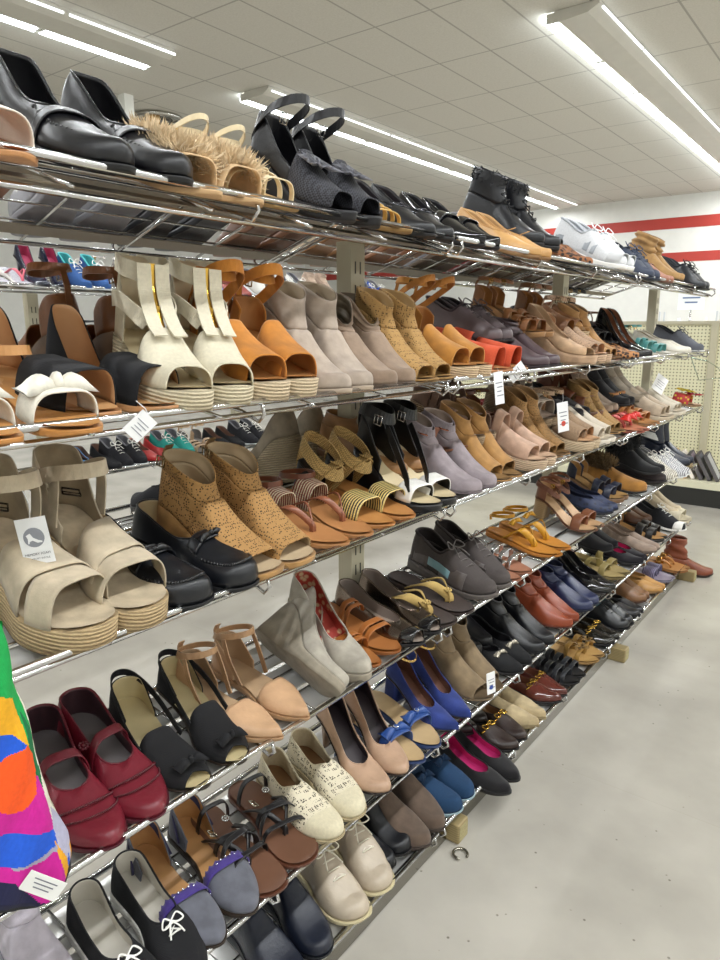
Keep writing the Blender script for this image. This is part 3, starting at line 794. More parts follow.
# vent and security camera
r = empty('ceiling_vent', (-8.45, 6.56, CH)); tag(r, 'round metal air vent set in the ceiling above the rack', 'vent')
def lathe(mb, prof, c=(0, 0, 0), n=28, m=0):
    V = [(c[0]+q*cos(2*pi*k/n), c[1]+q*sin(2*pi*k/n), c[2]+z) for q, z in prof for k in range(n)]
    return mb.add(V, [(i*n+k, i*n+(k+1) % n, (i+1)*n+(k+1) % n, (i+1)*n+k) for i in range(len(prof)-1) for k in range(n)], m)
mb = MB(); lathe(mb, [(.33, 0), (.36, -.02), (.35, -.05), (.3, -.06), (.27, -.04), (.265, 0)]); mb.build('outer_ring', MX('metal #b9b7b0'), r)
mb = MB(); lathe(mb, [(0, -.05), (.1, -.055), (.2, -.035), (.2, -.03), (.0, -.02)]); mb.build('damper_plate', MX('metal #77746c'), r)
mb = MB(); mb.box((.12, -.16, -.09), (.1, .14, .1)); mb.box((.12, -.16, -.03), (.03, .03, .06)); mb.build('motor_housing', MX('paint #b58a4a'), r, smooth=False)
r = empty('security_camera', (-8.0, 5.75, CH)); tag(r, 'white security camera on a post below the ceiling, beside the black loafers', 'camera')
mb = MB(); mb.box((0, 0, -.2), (.13, .13, .4)); mb.build('mount', MX('paint #deddd6'), r, smooth=False)
mb = MB(); mb.box((.1, -.06, -.42), (.2, .12, .12)); mb.build('housing', MX('paint #eeeeea'), r, smooth=False)
mb = MB(); mb.tube([(.2, -.06, -.42), (.21, -.06, -.42)], .04, 14); mb.build('lens', MX('patent #3a3a3a'), r)
# ------------------------------------------------------------------ gondola uprights and shelves
UPM = MX('paint #b9b29a')
def upright(x, y, label, h=1.75):
    r = empty('gondola_upright', (x, y, 0)); tag(r, label, 'post', 'beige steel uprights')
    mb = MB(); mb.box((0, 0, h/2), (.04, .05, h)); mb.build('post', UPM, r, smooth=False)
    mb = MB()
    for i in range(int(h/.05)-2):
        for q in (-.009, .009): mb.box((.0202, q, .1+i*.05), (.001, .004, .026))
    mb.build('slots', MX('paint #3c3a34'), r, smooth=False)
    mb = MB(); mb.box((.11, 0, .025), (.2, .035, .05)); mb.box((-.14, 0, .025), (.26, .035, .05)); mb.build('base_foot', UPM, r, smooth=False)
for y, l in ((.06, 'nearest'), (1.28, 'second'), (2.50, 'third'), (3.70, 'last')):
    upright(-1.0, y, 'beige slotted steel upright of the shoe rack, %s from the viewer' % l, 1.455)
PL = {1: ((.045, .08), (.19, .25)), 2: ((.15, .185), (.2, .255)), 3: ((.03, .08), (.09, .16), (.17, .25)), 4: ((.03, .085), (.095, .165), (.175, .25)), 5: ((.03, .085), (.095, .165), (.175, .25)), 6: ((.02, .26),)}
BN = ['nearest bay at the left edge', 'second bay', 'third bay', 'far end bay']
for t in range(1, 7):
    for i, (a, b_) in enumerate(BAYS):
        if i == 0: continue
        if i == 1: a = -.35
        shelf_bay(t, a, b_, 'chrome wire shoe shelf, %s tier, %s' % (ORD[t], BN[i]), 'chrome wire shelves of the shoe rack', plates=PL[t])
# other side of the rack
for t in (1, 2, 3):
    for i, (a, b_) in enumerate(BAYS[1:4]):
        shelf_bay(t, a, b_, 'chrome wire shelf on the rear side of the rack, %s tier, %s bay' % (ORD[t], ('near', 'middle', 'far')[i]), 'rear side wire shelves', xf=-1.275, mirror=-1, plates=PL[t])
# bottom plinth rail and feet
r = empty('base_plinth', (-.74, 1.7, 0)); tag(r, 'low dark kick rail running along the floor under the bottom shelf', 'plinth')
mb = MB(); mb.box((-.035, 0, .028), (.03, 4.0, .05)); mb.build('kick_plate', MX('metal #8f8c84'), r, smooth=False)
# wood blocks
for px, py, ln, l in ((-.77, 1.385, .085, 'near worn wooden block sticking out from under the bottom shelf'), (-.742, 2.63, .08, 'middle worn wooden block under the bottom shelf, beside the strappy tan sandals'), (-.735, 3.74, .08, 'far small wooden block at the end of the rack')):
    r = empty('wooden_block', (px, py, 0)); tag(r, l, 'block', 'wooden blocks under the rack')
    mb = MB(); mb.box((0, 0, .028), (.09, .05, .055)); o = mb.build('block', MX('stack #9c8a60'), r, smooth=False)
    md = o.modifiers.new('b', 'BEVEL'); md.width = .005; md.segments = 2
    mb = MB(); mb.box((.0455, 0, .028), (.001, .04, .04)); mb.build('end_grain', MX('cork #a3986f'), r, smooth=False)
mb = MB(); mb.tube([(-.705+.018*cos(a*pi/8), 1.335+.018*sin(a*pi/8), .005) for a in range(14)], .0035, 6); o = mb.build('metal_ring', MX('metal #9a968c')); tag(o, 'small broken metal ring lying on the floor by the near wooden block', 'ring')
# ------------------------------------------------------------------ pegboard gondola at the end of the aisle
def peg_mat():
    m, nt, b = nodes('pegboard'); N = nt.nodes; L = nt.links
    tc = N.new('ShaderNodeTexCoord'); sx = N.new('ShaderNodeSeparateXYZ'); L.new(tc.outputs['Object'], sx.inputs[0]); res = []
    for k in (0, 2):
        a = N.new('ShaderNodeMath'); a.operation = 'MULTIPLY'; a.inputs[1].default_value = 1/.0254; L.new(sx.outputs[k], a.inputs[0])
        f = N.new('ShaderNodeMath'); f.operation = 'FRACT'; L.new(a.outputs[0], f.inputs[0])
        d = N.new('ShaderNodeMath'); d.operation = 'SUBTRACT'; d.inputs[1].default_value = .5; L.new(f.outputs[0], d.inputs[0])
        p = N.new('ShaderNodeMath'); p.operation = 'MULTIPLY'; L.new(d.outputs[0], p.inputs[0]); L.new(d.outputs[0], p.inputs[1]); res.append(p.outputs[0])
    s_ = N.new('ShaderNodeMath'); s_.operation = 'ADD'; L.new(res[0], s_.inputs[0]); L.new(res[1], s_.inputs[1])
    c = N.new('ShaderNodeMath'); c.operation = 'LESS_THAN'; c.inputs[1].default_value = .035; L.new(s_.outputs[0], c.inputs[0])
    x = N.new('ShaderNodeMix'); x.data_type = 'RGBA'; L.new(c.outputs[0], x.inputs[0]); x.inputs[6].default_value = hexc('#d9d4b4'); x.inputs[7].default_value = hexc('#4c4834'); L.new(x.outputs[2], b.inputs['Base Color'])
    b.inputs['Roughness'].default_value = .55; return m
PEG = peg_mat()
r = empty('pegboard_gondola', (-1.6, 5.95, 0)); tag(r, 'cream pegboard shelving unit facing the end of the aisle', 'shelving unit')
for x in (-1.37, -.15, 1.07, 2.29, 3.51):
    mb = MB(); mb.box((x, 0, .72), (1.17, .02, 1.16)); mb.build('pegboard_panel', PEG, r, smooth=False)
    mb = MB(); mb.box((x+.61, -.005, .66), (.05, .05, 1.32)); mb.build('post', UPM, r, smooth=False)
mb = MB(); mb.box((1.1, -.26, .155), (6.15, .52, .05)); mb.build('base_deck', MX('paint #d9d5bb'), r, smooth=False)
mb = MB(); mb.box((1.1, -.5, .065), (6.15, .02, .13)); mb.build('kick_plate', MX('paint #22221f'), r, smooth=False)
mb = MB(); mb.box((1.1, 0, 1.31), (6.15, .05, .025)); mb.build('top_cap', UPM, r, smooth=False)
# picture frames leaning on the deck
cols = [('#e8e6e0', 'white'), ('#d99a2a', 'golden yellow'), ('#f0e7dc', 'cream'), ('#9a8a98', 'plum'), ('#7a7a84', 'dark grey'), ('#b0b0b4', 'mid grey')]
for i, (c, nme) in enumerate(cols):
    r = empty('picture_frame', (-1.22+i*.055, 5.6, .183)); tag(r, '%s thin framed panel leaning on the cream deck by the pegboard' % nme, 'frame', 'thin panels leaning on the deck')
    r.rotation_euler = (0, -.5, .1); mb = MB(); mb.box((0, 0, .105), (.016, .2, .21)); mb.build('panel', MX('paper '+c), r, smooth=False)
    mb = MB(); 
    for (y, z, a, d) in ((0, .005, .206, .01), (0, .205, .206, .01), (-.098, .105, .01, .21), (.098, .105, .01, .21)): mb.box((0, y, z), (.024, a, d))
    mb.build('edge_frame', MX('paper '+('#5a5658' if i > 2 else c)), r, smooth=False)
# wire hanger at the rack end
r = empty('wire_hanger', (-.70, 3.76, 1.13)); tag(r, 'thin green wire hanger hooked on the end of the second shelf', 'hanger')
mb = MB(); mb.tube([(-.02, -.45, .015), (.0, -.2, -.01), (.0, .05, -.05), (0, .18, -.1), (0, .2, -.13), (0, .17, -.15), (0, .13, -.14)], .0022, 6); mb.tube([(-.02, -.45, .015), (-.01, -.3, -.09), (0, .05, -.1), (0, .17, -.11)], .0018, 6); mb.build('wire', MX('metal #8aa39a'), r)
# ------------------------------------------------------------------ things far behind the rack
def garment_rack(x, y, label, n=8, cols=('#dfe3e6', '#c9d2d8', '#e9e4dc', '#9fb0c4', '#d8c8c0')):
    r = empty('garment_rack', (x, y, 0)); tag(r, label, 'clothes rack', 'clothes racks far behind')
    mb = MB(); mb.tube([(.45*cos(a*pi/12), .45*sin(a*pi/12), 1.35) for a in range(24)], .012, 6, closed=True); mb.tube([(0, 0, 0), (0, 0, 1.35)], .02, 8)
    for a in range(4): mb.tube([(0, 0, 1.35), (.45*cos(a*pi/2), .45*sin(a*pi/2), 1.35)], .008, 6); mb.tube([(0, 0, .03), (.45*cos(a*pi/2), .45*sin(a*pi/2), .02)], .012, 6)
    mb.build('rack_frame', CHR, r)
    for i in range(n):
        a = 2*pi*i/n; mb = MB(); V = []; 
        for z, w in ((1.3, .06), (1.24, .2), (.9, .19), (.55, .24)):
            for k in range(7): 
                q = lerp(-w, w, k/6); rr = .45+q; V.append((rr*cos(a)-.03*sin(a)*(1+sin(k*2.)), rr*sin(a)+.03*cos(a)*(1+sin(k*2.)), z))
        mb.add(V, [(j*7+k, j*7+k+1, (j+1)*7+k+1, (j+1)*7+k) for j in range(3) for k in range(6)])
        mb.build('hanging_garment', MX('canvas '+cols[i % len(cols)]), r, solid=.03)
for x, y, l in ((-7.6, 9.5, 'left'), (-5.3, 12.0, 'middle'), (-3.2, 13.5, 'right')):
    garment_rack(x, y, 'round chrome clothes rack with pale garments far behind the shoes, %s one' % l)
for i, (x, y) in enumerate(((-9.5, 15.5), (-6.2, 15.8), (-3.0, 15.8), (-.6, 15.8))):
    r = empty('display_shelf', (x, y, 0)); tag(r, 'white wire display shelf against the far back wall, %s' % ('far left', 'left of centre', 'right of centre', 'far right')[i], 'shelf', 'display shelves at the back wall')
    mb = MB()
    for z in (.3, .8, 1.25): mb.box((0, 0, z), (2.2, .4, .03))
    mb.build('shelf_board', MX('paint #e9e8e2'), r, smooth=False)
    mb = MB()
    for xx in (-1.08, 0, 1.08):
        for yy in (-.18, .18): mb.box((xx, yy, .8), (.03, .03, 1.6))
    mb.build('frame', MX('paint #c9ccce'), r, smooth=False)
    for k in range(8):
        for z in (.815, 1.265):
            c = random.choice(['#cfd6dc', '#e6e6e2', '#c4b8a8', '#a9bccb', '#e8dcd0']); h = random.uniform(.1, .24)
            o = MB(); o.tube([(x-1+.26*k, y, z), (x-1+.26*k, y, z+h*.7), (x-1+.26*k, y, z+h*.75), (x-1+.26*k, y, z+h)], [.06, .055, .025, .03], 10)
            q = o.build('vase', MX('paint '+c)); tag(q, 'small pale vase on the display shelves by the far wall', 'vase', 'vases on the back wall shelves')
r = empty('hanging_sign', (-2.35, 10.5, 1.62)); tag(r, 'small white sign card on a thin post, behind the last upright', 'sign')
mb = MB(); mb.box((0, 0, .02), (.34, .01, .26)); mb.build('card', MX('paper #eceef2'), r, smooth=False)
mb = MB(); 
for k, w in enumerate((.22, .16)): mb.box((0, -.006, .05-.06*k), (w, .002, .018))
mb.build('print_lines', MX('paper #5a6f9a'), r, smooth=False)
mb = MB(); mb.tube([(0, .01, .12), (0, .01, -1.62)], .012, 8); mb.build('post', CHR, r)
r = empty('wooden_sign', (-.35, 7.0, 1.66)); tag(r, 'yellow brown wooden board at the right edge beyond the rack', 'sign')
mb = MB(); mb.box((.5, 0, 0), (1.1, .03, .1)); mb.build('board', MX('stack #b08a3c'), r, smooth=False)
mb = MB(); mb.tube([(.8, .02, -1.66), (.8, .02, .05)], .015, 8); mb.build('post', CHR, r)
# far rack facing us across the next aisle
for i, (a, b_) in enumerate(((.0, 1.2), (1.21, 2.41), (2.42, 3.62))):
    for t in (1, 2, 4):
        shelf_bay(t, a+.5, b_+.5, 'chrome wire shelf of the rack across the next aisle, %s tier, %s bay' % (ORD[t], ('near', 'middle', 'far')[i]), 'wire shelves across the next aisle', xf=-2.9, plates=PL[t])
for y, l in ((.5, 'near'), (1.7, 'middle'), (2.92, 'farther'), (4.12, 'last')): upright(-3.17, y, 'beige steel upright of the rack across the next aisle, %s one' % l, 1.43)
# ------------------------------------------------------------------ shoes, tier by tier (px: where the pair meets the front rail in the photo)
TAN = 'insole #c79a68'; CRM = 'insole #d8c7a6'; BLK = 'rubber #161415'; JUTE = 'rope #b79f78'
# ---- top tier
pair(1, 20, slide('leather #e7ddcf', 'insole #a5693d', 'leather #c08a5a', (.45, .75), .04, ex=[('ring', 'leather #8a4a28', dict(z=.05, w=.014))]), 'sandal', 'sandal', 'cream and brown open leather sandal at the upper left corner', gap=.1, only=1, off=.01)
pair(1, 150, flatshoe('softleather #0e0e12', 'insole #101014', 'rubber #0b0b0c', xv=.6, Tv=.04, Tt=.03, Rh=.056, Rm=.028, c=.72, p=.72, ex=[
    ('band', 'softleather #0c0c10', dict(xr=(.58, .64), T=.042, name='saddle_strap', k=1.03, p=.7, q=.9)), ('seam', 'softleather #060608', .5, .93, lambda u: .039*(1-.4*sm((u-.5)/.45)), .74, .0024, 1)]),
    'leather_loafer', 'loafer', 'large black leather loafer with saddle strap on the top shelf', L=.272, W=.046, H=.042, P=.012, gap=.1, yaw=0, off=.006, lift=.006, toe='almond')
pair(1, 232, slide('suede #d9b98f', 'insole #dcb98c', 'rubber #c9a57a', (.45, .84), .04, ex=[('fringe', 'suede #dcc6a4', .40, .80, .042, 1100, .026)]), 'fringe_sandal', 'sandal', 'beige slide covered in long suede fringe on the top shelf', H=.02, W=.042, gap=.092)
pair(1, 290, strappy('leather #e4d3ae', 'insole #c8a878', 'flat', 'rubber #b99c6c', ((.46, .5), ((.5, .54), (.64, .68)), ((.64, .68), (.5, .54)), (.76, .81)), .045, z=.05, ex=[('ring', 'leather #e4d3ae', dict(z=.04, w=.008, rx=.044, tilt=1.))]), 'strappy_sandal', 'sandal', 'cream strappy flat sandal with looped ankle straps, top shelf', gap=.07, off=-.02)
pair(1, 360, [('wedge', 'rubber #131215'), ('bed', 'insole #1a181c'), ('shell', 'weave #3b3b42 #1a1a1e', dict(start=.5, cut=.9, xv=0, xo=-1, Tv=.062, Tt=.03, name='vamp')), ('shell', 'leather #101014', dict(start=0, cut=.5, xv=2, xo=1.9, Rh=.065, Rm=.03, c=.88, name='heel_counter')), ('ring', 'leather #121216', dict(z=.07, x=.2, rx=.046, ry=.033, w=.014, tilt=1.1, conn=.05)), ('buckle', (.085, -.03, .08), 'metal #9a9a9a'), ('flower', 'suede #8d8d96', (.15, 0, .055), .04, 9, 'feather_trim')],
    'slingback_wedge', 'sandal', 'black ankle strap wedge with grey feather trim, top shelf', L=.235, H=.065, P=.02, gap=.086)
pair(1, 402, [('flat', 'rubber #8a6a3a'), ('bed', TAN)]+[('band', 'leather #c9a45a', dict(xr=(.3+.07*i, .335+.07*i), xl=(.36+.07*i, .395+.07*i), T=.044-.003*i, name='braid_strap')) for i in range(7)], 'braided_sandal', 'sandal', 'gold braided cord sandal beside the black wedges', gap=.07, only=-1)
pair(1, 438, flatshoe('softleather #121216', 'insole #2a2428', BLK, xv=.66, ex=[('chain', 'metal #55555c', .62, .036, 9, .006)]), 'ballet_flat', 'flat shoe', 'black ballet flat with dark chain trim on the top shelf', gap=.088, yaw=-4)
pair(1, 487, flatshoe('patent #0f0f13', 'insole #17151a', BLK, xv=.6, Tv=.04, ex=[('band', 'patent #0b0b0e', dict(xr=(.52, .62), T=.043, name='saddle_strap'))]), 'loafer', 'loafer', 'plain black pointed loafer behind the tan flats, top shelf', toe='point', L=.25, gap=.088, yaw=-5)
pair(1, 536, flatshoe('leather #c79a62', 'insole #caa576', 'rubber #8d6b45', xv=.64, Tv=.033, ex=[('cord', 'leather #b98c58', [[(.235*.64, 0, .034), (.17, .01, .05), (.15, .004, .036)]], .0012, 'bow_tie')]), 'pointed_flat', 'flat shoe', 'tan pointed leather flat on the top shelf, before boots', toe='point', L=.262, gap=.082, yaw=-6, off=.02)
pair(1, 566, bootie('leather #15161b', BLK, .15, lin='insole #222228', sh=dict(rx=.05, ry=.036, lining='insole #222228', top=.125), ex=[('topfur', 'fur #26272c', 260, .012, .03, 'knit_cuff'), ('laces', 'canvas #1a1a1c', 5, .36, .6, .014, .1, .055, .0014, False)]), 'ankle_boot', 'boot', 'black lace up ankle boot, tallest footwear on the top shelf', H=.03, P=.014, L=.255, off=-.06, gap=.125, lift=.02)
pair(1, 590, flatshoe('leopard #8f5a34', 'insole #2a1a12', BLK, xv=.62), 'leopard_flat', 'flat shoe', 'brown leopard print flat beside the white sneakers, top shelf', gap=.07, off=-.01)
pair(1, 622, sneaker('canvas #dcdde0', 'rubber #eceae6', None, lace='canvas #f4f4f4', lin='canvas #b9bcc2', ex=[('panel', 'leather #9a9fa6', .05, .2, .0, .16, .06, 'heel_panel'), ('panel', 'leather #9a9fa6', .05, .2, .84, 1., .06, 'heel_panel'), ('panel', 'leather #a4a9b0', .5, .58, .05, .3, .058, 'side_stripe'), ('panel', 'leather #a4a9b0', .62, .68, .05, .3, .05, 'side_stripe'), ('panel', 'leather #a4a9b0', .5, .58, .7, .95, .058, 'side_stripe')], tc='rubber #c9cacc'), 'sneaker', 'sneaker', 'white and grey running sneaker on the top shelf', L=.27, W=.047, H=.03, P=.018, gap=.1, yaw=-10, toe='round', lift=.012)
pair(1, 606, strappy('leather #17171b', 'insole #222', 'flat', BLK, ((.5, .55), (.62, .67), (.76, .8)), .045, z=.05), 'strappy_sandal', 'sandal', 'black strappy sandal lying behind the white sneakers', off=-.13, lift=.01, gap=.06, only=-1)
pair(1, 652, sneaker('rubber #2b3448', 'rubber #242c3e', None, lin='rubber #1d2432', lace='rubber #39445c'), 'clog', 'clog', 'navy blue casual clog on the top shelf', toe='wide', W=.048, gap=.098, yaw=-8)
pair(1, 668, flatshoe('leather #a5705a', 'insole #c79a88', 'rubber #6a4636', xv=.58, Tv=.042, ex=[('band', 'leather #96624e', dict(xr=(.5, .58), T=.045, name='saddle_strap'))]), 'loafer', 'loafer', 'reddish brown loafer between navy clogs and slouchy boots', gap=.08)
pair(1, 686, bootie('suede #a88456', 'rubber #4a3a28', .17, lin='insole #8a6c48', sh=dict(wr=.008, rx=.048, ry=.037, lean=.01, top=.12)), 'slouch_boot', 'boot', 'tan slouchy suede boot at the far top shelf end', H=.03, off=-.03, gap=.09, lift=.01)
pair(1, 703, sneaker('leather #1d2026', BLK, None, lin='canvas #2a2d33', lace='canvas #1a1a1c'), 'walking_shoe', 'shoe', 'black round toe shoe last on the top shelf', toe='round', gap=.095, yaw=-8, off=.01)
# ---- second tier
pair(2, 28, slide('canvas #e2ddd0', 'insole #c38c50', 'leather #b97f42', (.6, .78), .035, ex=[('bowtie', 'canvas #e6e1d4', (.17, 0, .036), .085, .045, .014), ('ring', 'leather #c48f58', dict(z=.045, w=.012, rx=.034))]), 'bow_sandal', 'sandal', 'tan flat sandal with big cream linen bow', L=.25, off=.045, gap=.105)
pair(2, 148, [('flat', 'leather #b9875a'), ('bed', 'insole #cf9f6c'), ('band', 'canvas #0e0e12', dict(xr=(.53, .86), T=.05, lining='insole #c79a70', name='vamp_band', p=.5)), ('shell', 'canvas #0f0f13', dict(start=0, cut=.36, xv=2, xo=1.9, c=.8, lining='insole #c9986a', name='heel_counter', rimh=lambda u: .088-.085*sm(u/.34)))],
    'dorsay_sandal', 'sandal', 'tan leather sandal with wide black fabric toe band', L=.262, W=.045, H=.018, gap=.108, yaw=5, off=-.006)
card(140, 426, -.722, .024, .034, -48, 35, root=LAST[0], string=(-.01, -.01, .02))
def zipcage(s, m):
    L = s.L
    V = [[(.60*L, 0, .05), (.5*L, 0, .06), (.38*L, 0, .086), (.34*L, 0, .118)]]
    for q in (1, -1): s.straps(m, [[(.66*L, q*.014, .062), (.54*L, q*.014, .07), (.42*L, q*.013, .088), (.36*L, q*.013, .122)]], .02, .0022, 'zip_panel', (0, 1, 0))
    s.zip([(p[0]+.003, p[1], p[2]+.004) for p in V[0]], .009)
    for q in (1, -1):
        s.straps(m, [[(.12*L, q*.036, .05), (.3*L, q*.036, .062), (.45*L, q*.028, .066), (.49*L, q*.016, .06)]], .022, .0022, 'side_strap', (0, 0, 1))
        s.straps(m, [[(.0*L, q*.006, .098), (.08*L, q*.03, .1), (.25*L, q*.033, .104), (.345*L, q*.016, .107)]], .024, .0022, 'ankle_band', (0, 0, 1))
Shoe.zipcage = zipcage
pair(2, 214, [('wedge', 'rope #c9bc9f', dict(k=1.0)), ('bed', 'insole #cdbd98', dict(k=.98)), ('shell', 'canvas #d3cbb4', dict(start=.56, cut=.9, xv=0, xo=-1, Tv=.064, Tt=.032, name='vamp', lining=CRM, k=1.02)), ('shell', 'canvas #cfc7b0', dict(start=0, cut=.26, xv=2, xo=1.9, Rh=.11, Rm=.1, c=.9, lining=CRM, name='heel_counter', rimh=lambda u: .108-.06*sm(u/.26))), ('zipcage', 'canvas #d6ceb8')],
    'wedge_sandal', 'sandal', 'cream linen wedge sandal with gold front zipper', L=.22, W=.043, H=.075, P=.032, gap=.09, yaw=-14, toe='round')
pair(2, 290, mulewedge('suede #b9772d', 'insole #b9814a', 'rope #c9b596', z=.1, T=.06, st=.45, cut=.86, ex=[('ring', 'suede #b9772d', dict(z=.085, x=.2, rx=.048, ry=.036, w=.018, tilt=1.1, name='heel_strap'))]), 'espadrille_wedge', 'sandal', 'ochre suede espadrille wedge with ankle strap, second shelf', L=.215, H=.075, P=.034, gap=.082, yaw=-8, toe='round', W=.042)
pair(2, 352, bootie('suede #a99a8c', 'rubber #a59482', .165, base='wedge', lin='insole #b9a68c', sh=dict(rx=.042, ry=.034)), 'wedge_bootie', 'boot', 'smooth taupe suede ankle boot on the second shelf', L=.22, H=.06, P=.012, gap=.08, yaw=-10, toe='round')
pair(2, 400, bootie('suede #8f7a68', 'rubber #5a4c40', .15, base='heel', hk='block', lin='insole #6e6250', sh=dict(rx=.046, ry=.036, wr=.004, notch=.03)), 'ankle_boot', 'boot', 'greyish brown suede ankle boot beside the first upright', L=.225, H=.05, P=.01, gap=.08, toe='almond', yaw=-8)
pair(2, 441, mulebootie('lace #a8834f #4f3c22', 'suede #a8834f', .145, lin='insole #b8935e', cut=.88), 'cutout_bootie', 'boot', 'tan open toe bootie cut in lacy holes, second shelf', L=.215, H=.065, P=.012, gap=.078)
pair(2, 478, mulewedge('suede #b27a35', 'insole #b9814a', 'rope #c9ad8a', z=.12, T=.058, st=.45, ex=[('ring', 'suede #a86f33', dict(z=.1, x=.2, rx=.048, ry=.036, w=.014, tilt=1.1, name='heel_strap'))]), 'espadrille_wedge', 'sandal', 'brown suede espadrille wedge beside the orange sandals', L=.232, H=.07, P=.03, gap=.08, toe='round')
pair(2, 522, slide('canvas #c9502f', 'insole #c08a5a', 'leather #b97f52', (.4, .86), .052, ex=[('band', 'canvas #d4583a', dict(xr=(.1, .34), T=.06, name='wrap_band'))]), 'wrap_sandal', 'sandal', 'bright orange fabric wrap sandal with white tag nearby', L=.24, H=.02, gap=.1, off=-.01, yaw=4)
card(499, 388, -.722, .026, .075, 8, 25, root=LAST[0], string=(0, -.005, .012))
card(517, 372, -.745, .03, .05, -50, 30, root=LAST[1])
pair(2, 556, bootie('leather #4a3a3e', 'rubber #2a2022', .115, lin='insole #3a2a2c', sh=dict(wr=.004, rx=.046, ry=.036)), 'ankle_boot', 'boot', 'dark plum leather shoe boot on the second shelf', L=.245, H=.02, gap=.092, toe='round', off=-.01)
pair(2, 590, wedgepump('suede #b99877', 'insole #c9ae90', 'suede #b8987a', cut=.93, xv=.62), 'wedge_pump', 'pump', 'long beige suede wedge pump beside the plum boots', L=.26, H=.09, P=.03, gap=.07, toe='round', only=-1, yaw=-8)
pair(2, 604, mulewedge('perf #a88a70', 'insole #c99f7c', 'rope #c9a98c', z=.11, T=.05), 'espadrille_wedge', 'sandal', 'beige perforated espadrille wedge on the second shelf far half', L=.235, H=.07, P=.03, gap=.07, toe='round')
pair(2, 622, bootie('suede #a67c4c', 'rubber #6a4c2c', .15, base='wedge', lin='insole #8a6844', cut=.9), 'peep_bootie', 'boot', 'camel brown peep toe bootie beside leopard flats, second shelf', L=.235, H=.06, P=.012, gap=.075, off=-.02)
pair(2, 634, flatshoe('leopard #b07a4a', 'insole #3a2a1c', BLK, xv=.66, Tv=.03), 'leopard_flat', 'flat shoe', 'tan leopard print flat on the second shelf', L=.23, gap=.07)
pair(2, 652, pump('patent #0b0b0e', 'insole #8a5a3c', 'stil', ex=[]), 'patent_pump', 'pump', 'glossy black patent pump with brown lining, second shelf', L=.225, H=.095, P=.006, gap=.078, toe='point', off=-.01, yaw=-6)
pair(2, 672, strappy('leather #4f8f8c', 'insole #e0d8c8', 'flat', 'rubber #d8d4c8', ((.4, .47), (.55, .62), (.7, .78)), .04), 'teal_sandal', 'sandal', 'teal and white strappy sandal near the second shelf end', gap=.07)
pair(2, 687, flatshoe('leather #d8d2c4', 'insole #b5a88e', 'rubber #cfcabc', xv=.64), 'ballet_flat', 'flat shoe', 'off white flat beside the grey sneakers, second shelf', gap=.075)
pair(2, 700, sneaker('canvas #5c5e66', 'rubber #d5d5d2', None, lin='canvas #2a2b30', lace='canvas #3a3b40'), 'sneaker', 'sneaker', 'grey canvas sneaker last on the second shelf', toe='round', gap=.08, only=-1, yaw=-10)
# ---- third tier
def xwedge(m, z=.08):
    return [('wedge', JUTE), ('bed', 'suede #b9a88c', dict(k=.98)),
     ('band', m, dict(xr=(.42, .66), xl=(.5, .72), T=.055, lining='suede #9c8c72', name='wide_band')), ('band', m, dict(xr=(.72, .86), xl=(.58, .80), T=.05, lining='suede #9c8c72', name='cross_band', k=1.03)),
     ('shell', m, dict(start=0, cut=.34, xv=2, xo=1.9, Rh=.09, Rm=.05, c=.95, lining='suede #9c8c72', name='heel_counter', rimh=lambda u: .095-.07*sm((u-.06)/.28))),
     ('ring', m, dict(z=z, x=.22, rx=.056, ry=.04, w=.02, tilt=.8, name='ankle_strap')), ('straps', m, [[(.3*.24, .038, .02), (.3*.24, .036, .08), (.22*.24, .03, z-.01)], [(.3*.24, -.038, .02), (.3*.24, -.036, .08), (.22*.24, -.03, z-.01)]], dict(w=.02, th=.002, up=(1, 0, 0), name='side_strap')), ('buckle', (.1, -.03, z+.01), 'metal #2c2622', .022, .022, (80, 0, -30))]
pair(3, 122, xwedge('suede #bcae96'), 'espadrille_wedge', 'sandal', 'beige suede espadrille wedge with crossed bands and hanging tag', L=.25, W=.049, H=.086, P=.034, toe='round', gap=.09, yaw=4, off=.014)
_o, _c, _E, _inv, _fin = card(35, 541, -.80, .036, .058, 8, 45, marks=0, root=LAST[0], string=(-.01, 0, .035), dot=('#8e8f98', .08, .34))
_mb = MB(); _V = [_c+_E @ Vector((.0012, y*.036, z*.058+.0046)) for y, z in ((-.24, .06), (-.1, .1), (-.02, .0), (.12, -.06), (.24, -.09), (.24, -.12), (.08, -.12), (-.06, -.06), (-.16, -.08), (-.18, -.12), (-.22, -.12), (-.2, -.02))]; _mb.add(_V, [tuple(range(12))])
_fin(_mb.build('shoe_icon', MX('paper #f2f2f4'), None, smooth=False), _o)
for _k, (_t, _s) in enumerate((('MEMORY FOAM', .0042), ('COMFORT INSOLE', .0032))):
    _cu = bpy.data.curves.new('tag_text', 'FONT'); _cu.body = _t; _cu.size = _s; _cu.align_x = 'CENTER'; _cu.materials.append(MX('paper #55565e'))
    _tmp = bpy.data.objects.new('tmp', _cu); COL.objects.link(_tmp); bpy.context.view_layer.update()
    _tm = bpy.data.meshes.new_from_object(_tmp.evaluated_get(bpy.context.evaluated_depsgraph_get())); bpy.data.objects.remove(_tmp)
    _to = bpy.data.objects.new('tag_text', _tm); COL.objects.link(_to); _to.parent = _o
    _to.matrix_parent_inverse = Matrix.Identity(4); _R = _E @ Matrix(((0, 0, 1), (1, 0, 0), (0, 1, 0)))
    _to.matrix_basis = _inv @ (Matrix.Translation(_c+_E @ Vector((.0012, 0, -.0175-.0055*_k))) @ _R.to_4x4())
